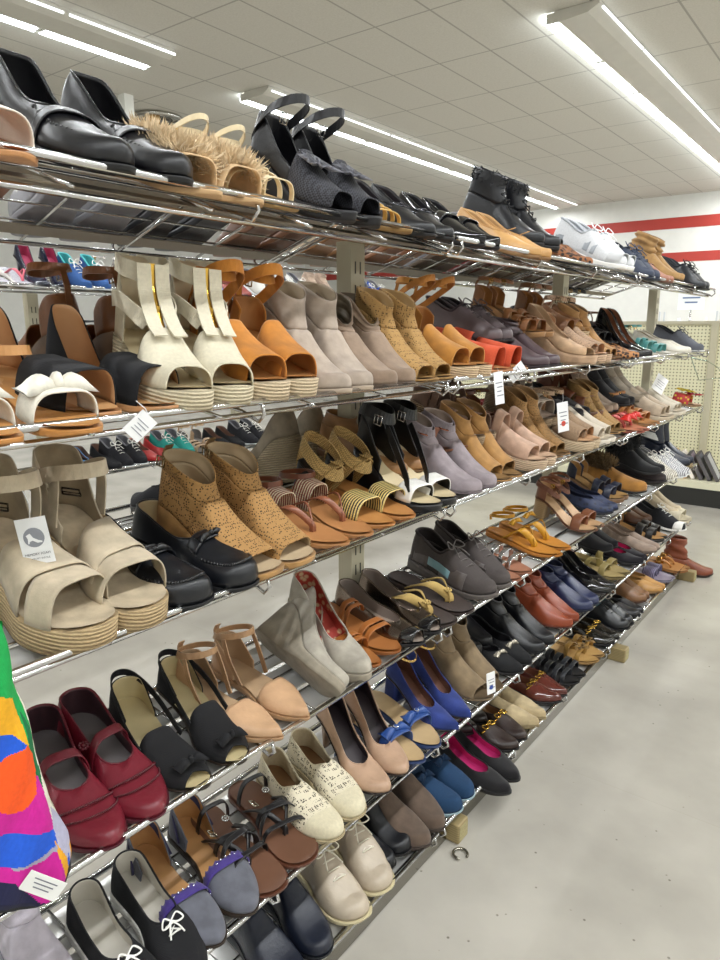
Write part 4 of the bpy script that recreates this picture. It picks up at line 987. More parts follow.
pair(3, 223, flatshoe('softleather #121419', 'insole #cbb690', 'rubber #111214', xv=.6, Tv=.047, Tt=.036, lin='insole #b9a47e', pipe='leather #1a1b20', ex=[('band', 'softleather #14161b', dict(xr=(.54, .64), T=.05, name='tongue', j0=.2, j1=.8, k=.98)), ('seam', 'softleather #0a0b0e', .6, .93, lambda u: .045*(1-.2*sm((u-.5)/.45)), .82, .002, 1), ('bowtie', 'leather #0c0d10', (.15, 0, .052), .055, .018, .006)]),
    'moccasin', 'moccasin', 'black leather moccasin with small bow and tan insole', L=.245, W=.045, H=.018, toe='round', gap=.103, yaw=8, off=.014)
pair(3, 286, mulebootie('perf #a47c49', 'suede #a47c49', .10, base='wedge', lin='insole #c9b291', cut=.88, sh=dict(rx=.05, ry=.037), ex=[('straps', 'suede #8a6a42', [[(-.004, 0, .04), (-.008, 0, .07), (0, 0, .09)]], dict(w=.016, th=.002, up=(0, 1, 0), name='back_strap')), ('buckle', (.02, -.036, .075), 'metal #a09070')]), 'perforated_bootie', 'boot', 'tan perforated open toe bootie with white tag', L=.235, W=.045, H=.065, P=.014, gap=.09, yaw=5, off=.01, toe='square')
card(199, 512, -.86, .022, .04, 6, 45, root=LAST[0], string=(0, 0, .03), marks=0)
pair(3, 356, thongs('leather #8a5238', 'insole #b77f4e', 'leather #a87546', x=.7, ex=[('band', 'beads #e8dcc0 #8a2f2a', dict(xr=(.24, .42), T=.05, name='beaded_band')), ('ring', 'leather #6e3e28', dict(z=.05, w=.01))]), 'beaded_sandal', 'sandal', 'brown thong sandal with beaded white and red strap', gap=.088, off=.004)
pair(3, 402, slide('beads #d8c07a #26201a', 'insole #bd8348', 'leather #b0763f', (.58, .78), .042, ex=[('shell', 'leather #14110f', dict(start=0, cut=.22, xv=2, xo=1.9, Rh=.06, Rm=.03, c=.9, name='heel_counter')), ('ring', 'weave #b9995f', dict(z=.085, x=.24, rx=.05, ry=.036, w=.024, tilt=-.5)), ('straps', 'weave #b9995f', [[(.045, .036, .0), (.085, .03, .06), (.1, -.01, .085)], [(.045, -.036, .0), (.085, -.03, .06), (.1, .01, .085)]], dict(w=.022, th=.002, name='cross_strap'))]), 'woven_slide', 'sandal', 'tan sandal with gold woven toe band and raffia ankle strap', gap=.09, off=.0)
pair(3, 442, [('wedge', 'leather #131215'), ('bed', 'insole #d3c19a'), ('band', 'leather #eceae4', dict(xr=(.66, .82), T=.034, name='white_toe_band', lining=BLK)), ('shell', 'leather #121214', dict(start=0, cut=.4, xv=2, xo=1.9, Rh=.08, Rm=.03, c=.92, name='heel_counter', lining='leather #1a1818')), ('ring', 'leather #0f0f12', dict(z=.098, w=.024, rx=.044)), ('buckle', (.07, -.03, .098), 'metal #b9b9b9', .02, .02), ('straps', 'leather #0f0f12', [[(.09, -.02, .098), (.13, -.024, .08), (.165, -.03, .05), (.18, -.036, .02)]], dict(w=.016, th=.002, up=(0, 0, 1), name='loose_strap'))], 'ankle_strap_wedge', 'sandal', 'black ankle strap wedge with white toe band', L=.235, H=.08, P=.02, gap=.082, toe='round', yaw=-5)
pair(3, 484, bootie('suede #8f8488', 'rubber #6e6266', .125, base='heel', hk='block', lin='insole #a8988c', ex=[('ring', 'suede #847a7e', dict(z=.075, x=.2, rx=.047, ry=.038, w=.018, tilt=.1, name='buckle_strap')), ('buckle', (.085, -.03, .078), 'metal #a5603a', .02, .02, (80, 0, -40))]), 'buckled_bootie', 'boot', 'mauve grey suede bootie with copper buckle strap', L=.24, H=.055, P=.012, gap=.09, toe='round')
pair(3, 513, mulebootie('suede #a57a45', 'suede #a57a45', .12, hk='block', lin='insole #8a6a42', cut=.82), 'peep_bootie', 'boot', 'golden tan suede peep toe bootie, middle shelf', L=.23, H=.07, P=.012, gap=.078)
pair(3, 546, mulewedge('suede #c2a08a', 'insole #c9a88c', 'rope #c7ad90', strap=False, T=.055, st=.35, cut=.84, ex=[('band', 'suede #b8967f', dict(xr=(.3, .42), T=.085, name='instep_band'))]), 'mule_wedge', 'sandal', 'blush suede banded mule wedge on the third shelf', L=.23, H=.06, P=.03, gap=.08, toe='round')
pair(3, 568, mulebootie('perf #8f6a3c', 'suede #8f6a3c', .15, hk='block', lin='insole #7a5a34', cut=.86), 'tall_peep_bootie', 'boot', 'dark tan tall perforated peep toe bootie, third shelf', L=.23, H=.07, P=.012, gap=.074, off=-.01)
pair(3, 592, mulewedge('weave #a08468', 'insole #c79c74', 'rope #cbb494', T=.055, st=.45), 'woven_wedge', 'sandal', 'taupe woven espadrille wedge with pale jute sole', L=.235, H=.07, P=.034, gap=.07, toe='round')
card(563, 417, -.78, .04, .09, 8, 30, root=LAST[0], string=(0, 0, .03), dot=('#d0452c', -.22, .2))
pair(3, 609, mulewedge('canvas #cbbfae', 'insole #d5c7b0', 'rubber #d8cfc0', strap=False, T=.055, st=.3, cut=.86), 'peep_mule', 'sandal', 'off white open toe mule beside the tagged wedges', L=.225, H=.05, P=.02, gap=.07)
pair(3, 627, mulebootie('weave #a6814e', 'suede #a07a48', .14, lin='insole #8a6a40'), 'woven_bootie', 'boot', 'golden brown woven texture bootie on the third shelf', L=.225, H=.06, P=.012, gap=.075, off=-.02)
pair(3, 640, thongs('leather #c9605a', 'insole #c07a5a', 'rubber #8a4a3a', x=.7, ex=[('bowtie', 'leather #d02a24', (.17, 0, .04), .085, .05, .016)]), 'bow_thong_sandal', 'sandal', 'coral thong sandal with bright red bow', L=.235, gap=.08, off=.02)
pair(3, 655, strappy('leather #a86e3c', 'insole #b9834e', 'flat', 'leather #9a6a3c', ((.42, .5), (.56, .64), (.7, .78)), .042), 'strappy_sandal', 'sandal', 'brown leather strappy flat sandal beside the coral bow sandals', gap=.08)
pair(3, 669, mulewedge('suede #b5a38e', 'insole #c9b8a0', 'rubber #b9a890', strap=False, T=.06, st=.2, cut=.86), 'peep_mule', 'sandal', 'light beige open toe mule near the third shelf end', L=.225, H=.05, P=.02, gap=.08)
card(660, 384, -.80, .07, .07, -30, 30, root=LAST[0])
pair(3, 681, mulewedge('canvas #c9bfae', 'insole #d5c7b0', 'rubber #cfc4b0', strap=False, T=.05, st=.3, cut=.86), 'peep_mule', 'sandal', 'pale grey beige mule second from the third shelf end', L=.225, H=.05, P=.02, gap=.075)
pair(3, 694, slide('floral #b93a3a #d8c03a', 'insole #c9a070', 'rubber #8a6a4a', (.5, .8), .04, ex=[('flower', 'canvas #d9c02c', (.16, 0, .055), .05, 7), ('flower', 'canvas #b82a3a', (.2, 0, .045), .045, 6)]), 'flower_sandal', 'sandal', 'sandal with yellow and red fabric flowers, third shelf end', gap=.08, only=-1, off=.02, lift=.02)
# ---- fourth tier
pair(4, 134, flatshoe('leather #6e1a28', 'insole #6a6464', 'rubber #4a1420', xv=.62, Tv=.034, lin='insole #3a2026', pipe='leather #5e1420', ex=[('band', 'leather #6e1a28', dict(xr=(.40, .46), xl=(.43, .49), T=.05, name='instep_strap')), ('stone', 'leather #5a121e', (.1, -.034, .033), .006, 'button'), ('seam', 'leather #4f0f1a', .6, .76, lambda u: .036*(1-.25*sm((u-.6)/.4)), .98, .0013, 1), ('seam', 'leather #4f0f1a', .66, .84, lambda u: .035*(1-.3*sm((u-.6)/.4)), .96, .001, 1, 'perforated_trim')]),
    'mary_jane', 'shoe', 'burgundy leather mary jane with button strap', L=.25, W=.045, H=.034, P=.008, gap=.088, yaw=-5, dyaw=4, toe='almond')
pair(4, 221, dorsay('canvas #0d0c0f', 'insole #c9b98e', 'thin', 'leather #2a2018', st=.5, cut=.93, T=.036, Rh=.045, ex=[('heel', 'canvas #0e0d10', dict(kind='kit')), ('straps', 'canvas #0c0b0e', [[(.13, .036, .02), (.07, .034, .03), (.01, .02, .045), (-.006, 0, .048), (.01, -.02, .045), (.07, -.034, .03), (.13, -.036, .02)]], dict(w=.011, th=.002, up=(0, 0, 1), name='slingback_strap')), ('bowtie', 'canvas #101014', (.2, 0, .03), .05, .025, .01)]),
    'slingback_pump', 'pump', 'black satin slingback with gold insole and bow', L=.235, W=.041, H=.034, P=.006, gap=.092, yaw=-6, toe='almond')
pair(4, 291, dorsay('leather #c7a07c', 'insole #b99a78', 'flat', 'leather #a88460', st=.6, T=.028, Rh=.06, ex=[('ring', 'leather #bd9670', dict(z=.078, w=.011, rx=.04, tilt=.4)), ('straps', 'leather #bd9670', [[(0, 0, .05), (-.004, 0, .065), (0, 0, .076)]], dict(w=.012, th=.002, up=(0, 1, 0), name='back_strap')), ('straps', 'leather #bd9670', [[(.1, .032, .005), (.07, .036, .045), (.05, .034, .078)], [(.1, -.032, .005), (.07, -.036, .045), (.05, -.034, .078)]], dict(w=.01, th=.002, name='side_strap'))]),
    'ankle_strap_flat', 'flat shoe', 'nude pointed flat with ankle strap on the fourth shelf', L=.245, W=.039, H=.012, toe='point', gap=.088, yaw=0, alt={-1: dict(off=.01)})
pair(4, 352, wedgepump('suede #a39c8f', 'floral #9a3226 #b9a07a', 'suede #8d8474', xv=.66), 'wedge_pump', 'pump', 'light grey suede wedge pump with floral insole', L=.235, W=.041, H=.085, P=.02, gap=.1, toe='almond', yaw=-6, alt={-1: dict(rot=(-62, 0, 0), lift=.034, yaw=-10, dy=-.02)})
pair(4, 392, slide('leather #a3622c', 'insole #a86a36', 'leather #8f5526', (.64, .7), .036, ex=[('band', 'leather #a3622c', dict(xr=(.72, .77), T=.034, name='toe_strap')), ('band', 'leather #9a5a28', dict(xr=(.36, .41), T=.05, name='instep_strap')), ('band', 'leather #9a5a28', dict(xr=(.43, .47), T=.047, name='instep_strap'))]), 'strappy_slide', 'sandal', 'orange brown leather slide with double straps', L=.25, gap=.09, off=-.01, yaw=-4)
pair(4, 428, flatshoe('metal #7d7066', 'insole #a5968a', BLK, xv=.72, Tv=.028, cut=.94, lin='insole #8d8078', ex=[('panel', 'patent #131214', .84, .95, .0, 1., .026, 'toe_cap', 1.05)]), 'peep_flat', 'flat shoe', 'pewter flat with glossy black peep toe', L=.25, W=.039, gap=.086, yaw=-6)
pair(4, 459, thongs('canvas #b79a5c', 'suede #33231c', 'rubber #2a1d18', w=.022, T=.034, x=.74, ex=[('stone', 'canvas #c4a868', (.175, 0, .03), .008, 'frayed_knot')]), 'raffia_thong', 'sandal', 'dark brown thong sandal with frayed straw straps', L=.25, W=.045, gap=.1, toe='wide', yaw=-4)
pair(4, 497, sneaker('canvas #47403e', 'rubber #57504c', 'leather #564e4c', lace='canvas #6a6462', lin='canvas #2c2524', ex=[('panel', 'leather #7fa3ab', .3, .6, .05, .16, .062, 'side_stripe'), ('panel', 'leather #7fa3ab', .3, .6, .84, .95, .062, 'side_stripe')]), 'running_sneaker', 'sneaker', 'dark brown grey sneaker with pale blue stripe', L=.265, W=.047, H=.028, P=.016, toe='round', gap=.1, yaw=-10, lift=.004)
pair(4, 523, slide('metal #c9c9cc', 'insole #a87258', 'leather #8f5c44', (.5, .55), .042, ex=[('band', 'metal #c9c9cc', dict(xr=(.62, .67), T=.04, name='silver_strap')), ('band', 'metal #c9c9cc', dict(xr=(.74, .79), T=.036, name='silver_strap'))]), 'silver_strap_slide', 'sandal', 'brown slide with three shiny silver straps', gap=.088)
pair(4, 561, thongs('leather #c08a1e', 'insole #c07f2c', 'rubber #a86a22', x=.66, w=.02, T=.045, ex=[('bowtie', 'leather #c9941e', (.09, 0, .055), .06, .022, .01), ('ring', 'leather #c08a1e', dict(z=.06, w=.01))]), 'thong_sandal', 'sandal', 'mustard yellow thong sandal with tied bow', L=.25, gap=.092, off=.012, yaw=-6)
pair(4, 598, strappy('leather #7a4a30', 'insole #c09a72', 'thin', 'leather #6a4028', (((.66, .8)), ), .04, z=.07, ex=[('heel', 'stack #a88a60', dict(kind='block')), ('ring', 'leather #6e4029', dict(z=.045, w=.016, rx=.044, tilt=0))]), 'block_heel_sandal', 'sandal', 'brown ankle strap sandal with blond block heel', L=.225, H=.07, P=.006, gap=.082, toe='round')
pair(4, 620, flatshoe('floral #2a3350 #1a1e2e', 'insole #2b3044', 'rubber #1a1c26', xv=.68), 'printed_flat', 'flat shoe', 'navy print flat on the fourth shelf', gap=.07, off=-.02)
pair(4, 632, strappy('leather #23283a', 'insole #a8824f', 'wedge', 'stack #7a5a3c', ((.5, .62), (.7, .82)), .045, ank=False), 'wedge_mule', 'sandal', 'dark wood wedge mule with navy straps', L=.23, H=.06, P=.02, gap=.07, off=-.03, lift=.01)
pair(4, 650, [('flat', 'rubber #15130f'), ('bed', 'fur #6a5030'), ('shell', 'suede #9c6c30', dict(xv=.42, xo=.3, Rh=.05, Rm=.045, Tv=.062, Tt=.04, lining='fur #6a5030', k=1.04)), ('fuzz', 'fur #5f4a2c', lambda t, a: ((lerp(.02, .45, t)*.25, -cos(pi*a)*.044, .05+.02*sin(pi*a)), (-.2, -cos(pi*a), .8)), 1500, .044, .0022)], 'fur_clog', 'clog', 'chestnut suede clog with thick brown fur collar', L=.265, W=.048, H=.026, toe='round', gap=.09, only=-1, off=-.02)
pair(4, 667, sneaker('suede #2f2626', 'rubber #241c1c', None, lin='fur #2c2624', lace='suede #2f2626'), 'fur_clog', 'clog', 'very dark brown suede clog beyond the chestnut fur clog', L=.27, W=.046, toe='round', gap=.07, only=-1, off=-.01)
pair(4, 673, sneaker('zebra #8a8478 #d8d2c4', 'rubber #d5d0c4', None, lin='canvas #6a665e'), 'sneaker', 'sneaker', 'grey camouflage print sneaker near the fourth shelf end', gap=.07, toe='round')
pair(4, 690, bootie('suede #a08c68', 'rubber #7a6a4a', .14, lin='insole #8a7a58', sh=dict(wr=.004)), 'ankle_boot', 'boot', 'sand coloured suede boot last on the fourth shelf', gap=.08, only=-1, H=.03)
# ---- fifth tier
pair(5, 168, flatshoe('canvas #0c0c10', 'insole #d2cdc2', 'rubber #dddbd5', xv=.62, Tv=.036, lin='insole #cfc9bc', pipe='canvas #1a1a1e', ex=[('laces', 'canvas #f2f0ea', 2, .64, .7, .01, .036, .034, .0014, True, 'laces', .6)]), 'canvas_slipon', 'sneaker', 'black canvas slip sneaker with white bow laces', L=.245, W=.041, H=.016, toe='round', gap=.078, yaw=-6, off=.03)
pair(5, 234, dorsay('suede #5e5f68', 'insole #b98a58', 'flat', 'rubber #2a1e14', st=.62, T=.034, Rh=.06, ex=[('scallop', 'suede #3f2f78', .63, .034), ('studs', 'metal #d8d8ea', .62, .69, .036, 13), ('straps', 'suede #2e2a4a', [[(.06, -.035, .01), (.02, -.024, .05), (-.004, 0, .062), (.02, .024, .05), (.06, .035, .01)]], dict(w=.012, th=.003, up=(0, 0, 1), name='studded_edge'))]),
    'studded_flat', 'flat shoe', 'grey suede pointed flat with purple studded trim', L=.255, W=.043, H=.012, toe='almond', gap=.09, yaw=-8)
pair(5, 291, thongs('leather #141214', 'insole #6e4a36', 'leather #5c3626', x=.68, w=.011, T=.034, ex=[('band', 'leather #131113', dict(xr=(.44, .49), xl=(.54, .59), T=.04, name='cross_strap')), ('band', 'leather #131113', dict(xr=(.56, .61), xl=(.46, .51), T=.042, name='cross_strap')), ('band', 'leather #131113', dict(xr=(.70, .74), xl=(.62, .66), T=.032, name='cross_strap')), ('band', 'leather #131113', dict(xr=(.2, .24), T=.05, name='ankle_strap')), ('buckle', (.1, -.03, .035), 'metal #c9c4b4', .016, .014, (60, 0, 0)), ('stone', SILV, (.09, .004, .042), .006)]),
    'gladiator_thong', 'sandal', 'dark brown sandal with thin black crossed straps', L=.25, W=.045, H=.012, toe='wide', gap=.098, yaw=-10, off=.006)
pair(5, 346, flatshoe('lace #d5cbb2 #2c2018', 'insole #7d5a3a', 'rope #bfae8a', xv=.5, Tv=.045, Tt=.03, lin='canvas #b9a888', pipe='canvas #cfc4a8', mats=['lace #d5cbb2 #2c2018', 'canvas #d0c6aa'], fm=lambda u, q, t, z: 1 if u > .78 else 0), 'crochet_slipon', 'shoe', 'cream crochet slip on shoe with cutwork holes', L=.24, W=.043, toe='round', gap=.088, yaw=-12)
pair(5, 394, pump('leather #b3937a', 'insole #2c2226', 'stil', 'leather #a88a72', Tv=.03), 'platform_pump', 'pump', 'nude leather high heel pump with dark shiny insole', L=.235, W=.041, H=.085, P=.012, toe='almond', gap=.088, yaw=-14)
pair(5, 428, slide('leather #2c4a86', 'insole #c2a67c', 'leather #2f3f66', (.62, .74), .04, ex=[('bowtie', 'leather #2d4e90', (.165, 0, .04), .075, .036, .012), ('stone', SILV, (.165, 0, .05), .005)]), 'bow_slide', 'sandal', 'beige slide with blue leather bow and silver stone', L=.25, gap=.088, yaw=-10)
pair(5, 462, pump('suede #27387a', 'insole #6a4638', 'block', Tv=.032, xv=.66, ex=[('ring', 'metal #c9a86a', dict(z=.075, w=.005, rx=.04)), ('stone', GOLD, (.0, .03, .035), .007)]), 'block_pump', 'pump', 'royal blue suede pointed pump with gold ankle strap', L=.23, W=.038, H=.065, P=.006, toe='point', gap=.082, yaw=-8)
pair(5, 494, mulebootie('suede #7d6a50', 'suede #7d6a50', .14, hk='block', lin='insole #6a5842', cut=.86), 'peep_bootie', 'boot', 'olive taupe suede peep toe bootie with price tag', L=.235, W=.043, H=.07, P=.014, gap=.078, yaw=-4)
card(491, 683, -.715, .026, .06, 6, 25, root=LAST[1], dot=('#2a4a9a', -.2, .24))
pair(5, 524, flatshoe('canvas #101013', 'insole #17151a', BLK, xv=.66, ex=[('bowtie', 'glitter #8a8478', (.17, 0, .034), .05, .022, .008)]), 'bow_flat', 'flat shoe', 'black flat with sparkling silver bow', gap=.08, yaw=-6)
pair(5, 547, bootie('leather #121317', BLK, .13, base='heel', lin='leather #0d0d10', sh=dict(rx=.046)), 'ankle_boot', 'boot', 'black leather heeled ankle boot on the fifth shelf', L=.25, H=.05, gap=.088, toe='almond')
pair(5, 573, bootie('leather #8a3f24', 'rubber #4a2214', .12, base='heel', lin='leather #6a2f1a', hm='stack #5a3018'), 'ankle_boot', 'boot', 'cognac brown leather ankle boot on the fifth shelf', L=.245, H=.04, gap=.074, toe='point')
pair(5, 593, bootie('leather #20284a', 'rubber #151a2a', .11, lin='leather #12162a'), 'ankle_boot', 'boot', 'navy blue pull on ankle boot, fifth shelf', L=.24, H=.02, gap=.078, toe='round')
pair(5, 611, pump('patent #0d0d10', 'insole #1a181a', 'kit'), 'kitten_pump', 'pump', 'black patent low pump beside the navy boots', L=.235, H=.045, P=.006, gap=.066, toe='point')
pair(5, 627, slide('leather #8a7a4a', 'insole #a08c5c', 'leather #6f6038', (.62, .72), .035, ex=[('band', 'leather #94844e', dict(xr=(.36, .44), xl=(.5, .58), T=.045, name='diagonal_strap'))]), 'strap_slide', 'sandal', 'olive khaki slide with diagonal strap', gap=.078, off=.0)
pair(5, 643, flatshoe('suede #16131a', 'insole #b01f56', BLK, xv=.7, Tv=.028, lin='leather #b01f56'), 'pointed_flat', 'flat shoe', 'black suede flat with magenta lining, fifth shelf', gap=.07, toe='point')
pair(5, 656, flatshoe('suede #8f7c6e', 'insole #a08c7c', 'rubber #5a4c44', xv=.5, Tv=.04), 'slipon_shoe', 'shoe', 'taupe suede slip on shoe beside the magenta lined flats', gap=.066, toe='round')
pair(5, 667, strappy('leather #1a1614', 'insole #b08450', 'wedge', 'leather #1a1614', ((.5, .64), (.7, .82)), .045, z=.07), 'wedge_sandal', 'sandal', 'black strap low wedge sandal with tan insole', gap=.07, H=.04, P=.016, off=-.01)
pair(5, 679, sneaker('canvas #17171b', 'rubber #e6e4de', None, lace='canvas #f0eee8', lin='canvas #2a2a2c', tc='rubber #e9e7e1'), 'canvas_sneaker', 'sneaker', 'black canvas sneaker with white rubber toe', L=.265, gap=.08, only=-1, toe='round', off=.02, yaw=-12)
pair(5, 688, mulewedge('canvas #c2b8a0', 'insole #d0c4a8', 'rubber #b9ad94', strap=False, T=.055, st=.2), 'peep_mule', 'sandal', 'cream peep toe mule at the fifth shelf end', gap=.07, H=.04, P=.02, L=.23)
# ---- bottom tier
pair(6, 312, bootie('leather #171c2a', 'rubber #10131a', .14, lin='leather #10131c', sh=dict(rx=.05, ry=.038)), 'ankle_boot', 'boot', 'dark navy leather boot at the near bottom shelf end', L=.25, H=.03, gap=.095, toe='round', yaw=-8)
pair(6, 372, sneaker('leather #b3a592', 'rubber #c9bd98', None, lace='canvas #e0dac8', lin='canvas #c8b88e', tc=None, ex=[('band', 'leather #a8988a', dict(xr=(.42, .5), T=.07, name='tongue', j0=.25, j1=.75))]), 'casual_sneaker', 'sneaker', 'beige casual sneaker with cream sole, bottom shelf', L=.245, W=.044, H=.022, toe='wide', gap=.105, yaw=-14)
pair(6, 408, bootie('softleather #15161a', BLK, .12, lin='leather #101114'), 'ankle_boot', 'boot', 'black shiny ankle boot on the bottom shelf', L=.24, H=.03, gap=.08, toe='round', off=-.02)
pair(6, 434, bootie('suede #5a4a3e', 'rubber #3a2e26', .15, lin='suede #4a3c32', sh=dict(top=.13, wr=.009, rx=.05, ry=.04, lean=.01)), 'slouch_boot', 'boot', 'greyish brown slouchy suede boot on the bottom shelf', L=.245, W=.045, H=.03, toe='almond', gap=.085, yaw=-6)
pair(6, 464, flatshoe('canvas #15385a', 'insole #16304a', 'rubber #9ab0b8', xv=.5, Tv=.05, Tt=.034, ex=[('bowtie', 'canvas #123050', (.13, 0, .05), .05, .03, .01)]), 'slipon_sneaker', 'sneaker', 'teal blue canvas slip on, bottom shelf', L=.24, gap=.082, toe='round', yaw=-6)
pair(6, 490, flatshoe('suede #131114', 'insole #b8286a', BLK, xv=.7, Tv=.026, Rh=.045, Rm=.025, lin='leather #c02a6e', pipe='suede #131114'), 'pointed_flat', 'flat shoe', 'black flat with hot pink insole overhanging the bottom shelf', L=.255, W=.038, toe='almond', gap=.08, off=.07, yaw=-14)
pair(6, 520, flatshoe('leather #2c1f1b', 'insole #8f6844', BLK, xv=.6, Tv=.038, ex=[('chain', GOLD, .6, .04, 5, .009)]), 'ring_loafer', 'loafer', 'dark brown loafer with round gold rings', gap=.076, yaw=-4)
pair(6, 540, flatshoe('suede #b3a07c', 'insole #a8966e', 'rubber #8a7a58', xv=.4, Tv=.045, Tt=.025), 'pointed_flat', 'flat shoe', 'cream suede almond toe shoe on the bottom shelf', gap=.07, toe='point')
pair(6, 562, flatshoe('patent #5a2a22', 'insole #8a5a44', BLK, xv=.62, ex=[('chain', GOLD, .58, .038, 6, .008)]), 'chain_flat', 'flat shoe', 'glossy oxblood flat with gold hardware', gap=.066, toe='point')
pair(6, 580, strappy('leather #1d1f24', 'insole #1d1b1c', 'flat', BLK, ((.4, .47), (.53, .6), (.66, .73), (.78, .84)), .045), 'strappy_sandal', 'sandal', 'black multi strap sandal on the bottom shelf', gap=.075)
pair(6, 599, slide('leather #a07a3c', 'insole #b08a50', 'rubber #8a6a3c', (.5, .58), .04, ex=[('flower', 'leather #a8803e', (.165, 0, .038), .035, 5), ('band', 'leather #a07a3c', dict(xr=(.7, .76), T=.034, name='toe_strap'))]), 'flower_slide', 'sandal', 'golden tan slide with leather flower', gap=.074, L=.235)
pair(6, 615, flatshoe('patent #15130f', 'insole #3a3020', BLK, xv=.64, ex=[('chain', GOLD, .6, .038, 7, .009)]), 'chain_flat', 'flat shoe', 'black flat with large gold chain, bottom shelf', gap=.068)
pair(6, 629, sneaker('softleather #14161a', BLK, None, lin='canvas #2a7a86', lace='canvas #1c1c1e'), 'sneaker', 'sneaker', 'black sneaker with bright teal lining', gap=.068, toe='round')
pair(6, 640, flatshoe('leather #17161a', 'insole #2a2420', BLK), 'ballet_flat', 'flat shoe', 'plain black flat on the bottom shelf beyond the sneakers', gap=.06)
pair(6, 652, bootie('leather #7a5638', 'rubber #4a3020', .11, lin='leather #5a3c26'), 'ankle_boot', 'boot', 'mid brown ankle boot on the bottom shelf', gap=.06, L=.23, off=-.02)
pair(6, 662, flatshoe('leather #b88a50', 'insole #b08a58', 'rubber #8a6a40', xv=.6), 'pointed_flat', 'flat shoe', 'light tan pointed flat near the bottom shelf end', gap=.06, toe='point')
pair(6, 672, slide('zebra #2a2c3c #8a80a0', 'insole #8f8494', 'rubber #7a7482', (.45, .7), .045), 'print_slide', 'sandal', 'grey slide with dark patterned band, bottom shelf', gap=.06)
pair(6, 682, thongs('leather #a86e34', 'insole #b07a40', 'rubber #8a5c30', ex=[('band', 'metal #b98a4a', dict(xr=(.4, .5), T=.045, name='metallic_strap'))]), 'thong_sandal', 'sandal', 'copper strap thong sandal last on the bottom shelf', gap=.066, off=.03)
# ---- second row standing behind the front row
def back(t, px, *a, **k):
    k.setdefault('off', -.11); k.setdefault('lift', .045); k.setdefault('gap', .08); pair(t, px, *a, group='shoes behind the front row, %s shelf' % ORD[t], **k)
def buckled(m, w='rope #9a8468'):
    return [('wedge', w), ('bed', 'suede #8a7460')]+[('band', m, dict(xr=(.42, .62), xl=(.5, .7), T=.055, name='wide_band')), ('band', m, dict(xr=(.7, .84), xl=(.6, .76), T=.048, name='cross_band')), ('shell', m, dict(start=0, cut=.3, xv=2, xo=1.9, Rh=.075, Rm=.04, c=.9, name='heel_counter')), ('ring', m, dict(z=.085, x=.22, rx=.05, ry=.038, w=.02, tilt=.5)), ('buckle', (.09, -.03, .09), 'metal #4a3c34', .02, .02, (80, 0, -30)), ('straps', m, [[(.08, .036, 0), (.085, .03, .05), (.06, -.02, .1)], [(.08, -.036, 0), (.085, -.03, .05), (.06, .02, .1)]], dict(w=.02, th=.002, name='cross_strap'))]
back(3, 520, buckled('suede #7f6656'), 'buckled_wedge', 'sandal', 'brown wedge with large buckled cross straps behind the peep booties', H=.08, P=.03, lift=.055, L=.225)
back(3, 582, buckled('suede #9a8c7c'), 'buckled_wedge', 'sandal', 'grey taupe buckled wedge behind the woven espadrilles', H=.08, P=.03, lift=.055, L=.225)
back(3, 497, slide('leather #8f5636', 'insole #a0643c', 'leather #7a4a2c'), 'leather_slide', 'sandal', 'rust brown slide behind the mauve grey booties', lift=.06)
back(3, 556, strappy('leather #5a3424', 'insole #8a5c3c', 'flat', BLK), 'strappy_sandal', 'sandal', 'dark brown strappy sandal behind the tall perforated booties', lift=.05)
back(3, 612, flatshoe('suede #16141a', 'insole #2a2420', BLK), 'ballet_flat', 'flat shoe', 'black suede flat behind the off white mules', lift=.06)
back(3, 625, buckled('leather #6a3c26', 'leather #5a3420'), 'strappy_wedge', 'sandal', 'chestnut strap wedge behind the woven bootie', H=.06, P=.02)
back(3, 640, bootie('suede #8f7c6a', BLK, .14), 'ankle_boot', 'boot', 'taupe boot behind the coral bow sandals', H=.04, lift=.04)
back(3, 655, bootie('suede #1c1b1e', BLK, .15), 'ankle_boot', 'boot', 'black suede boot behind the brown strappy flats', H=.04, lift=.05)
back(3, 668, bootie('suede #9c9080', 'rubber #6a6050', .15), 'ankle_boot', 'boot', 'stone grey boot behind the beige mules', H=.04, lift=.05)
back(3, 50, flatshoe('leather #1a1a1e', 'insole #9a8464', BLK), 'ballet_flat', 'flat shoe', 'black flat behind the large beige espadrilles', off=-.16, lift=.01)
back(3, 452, bootie('leather #9a7046', 'rubber #6a4c2c', .12), 'ankle_boot', 'boot', 'tan leather boot behind the white banded wedges', lift=.03)
back(2, 578, strappy('leather #8a5a34', 'insole #a8743f', 'wedge', 'suede #8f6a44', z=.08), 'strappy_wedge', 'sandal', 'brown strap wedge behind the beige suede wedge pump', H=.07, P=.02, lift=.06)
back(2, 540, sneaker('leather #5c5052', BLK, None, lin='canvas #3a3234', lace='canvas #4a4042'), 'leather_shoe', 'shoe', 'grey brown lace shoe behind the plum boots', lift=.05)
back(2, 642, strappy('leather #16161a', 'insole #2a2626', 'flat', BLK, z=.1), 'strappy_sandal', 'sandal', 'black strappy heel behind the patent pumps', H=.08, P=.01, lift=.03)
back(2, 612, mulewedge('leather #7f5638', 'insole #a8743f', 'rope #b39a78'), 'espadrille_wedge', 'sandal', 'chestnut espadrille wedge behind the perforated ones', H=.07, P=.03, lift=.05)
back(4, 664, [('flat', BLK), ('bed', 'fur #1a1a1c'), ('shell', 'suede #141416', dict(xv=.47, xo=.3, Rh=.06, Rm=.056, Tv=.066, c=.93)), ('shaft', 'fur #141416', dict(top=.16, rx=.05, ry=.042)), ('topfur', 'fur #0e0e10', 1500, .036, .12)], 'fur_boot', 'boot', 'tall black furry boot above the dark brown clogs', H=.03, off=-.02, lift=.05)
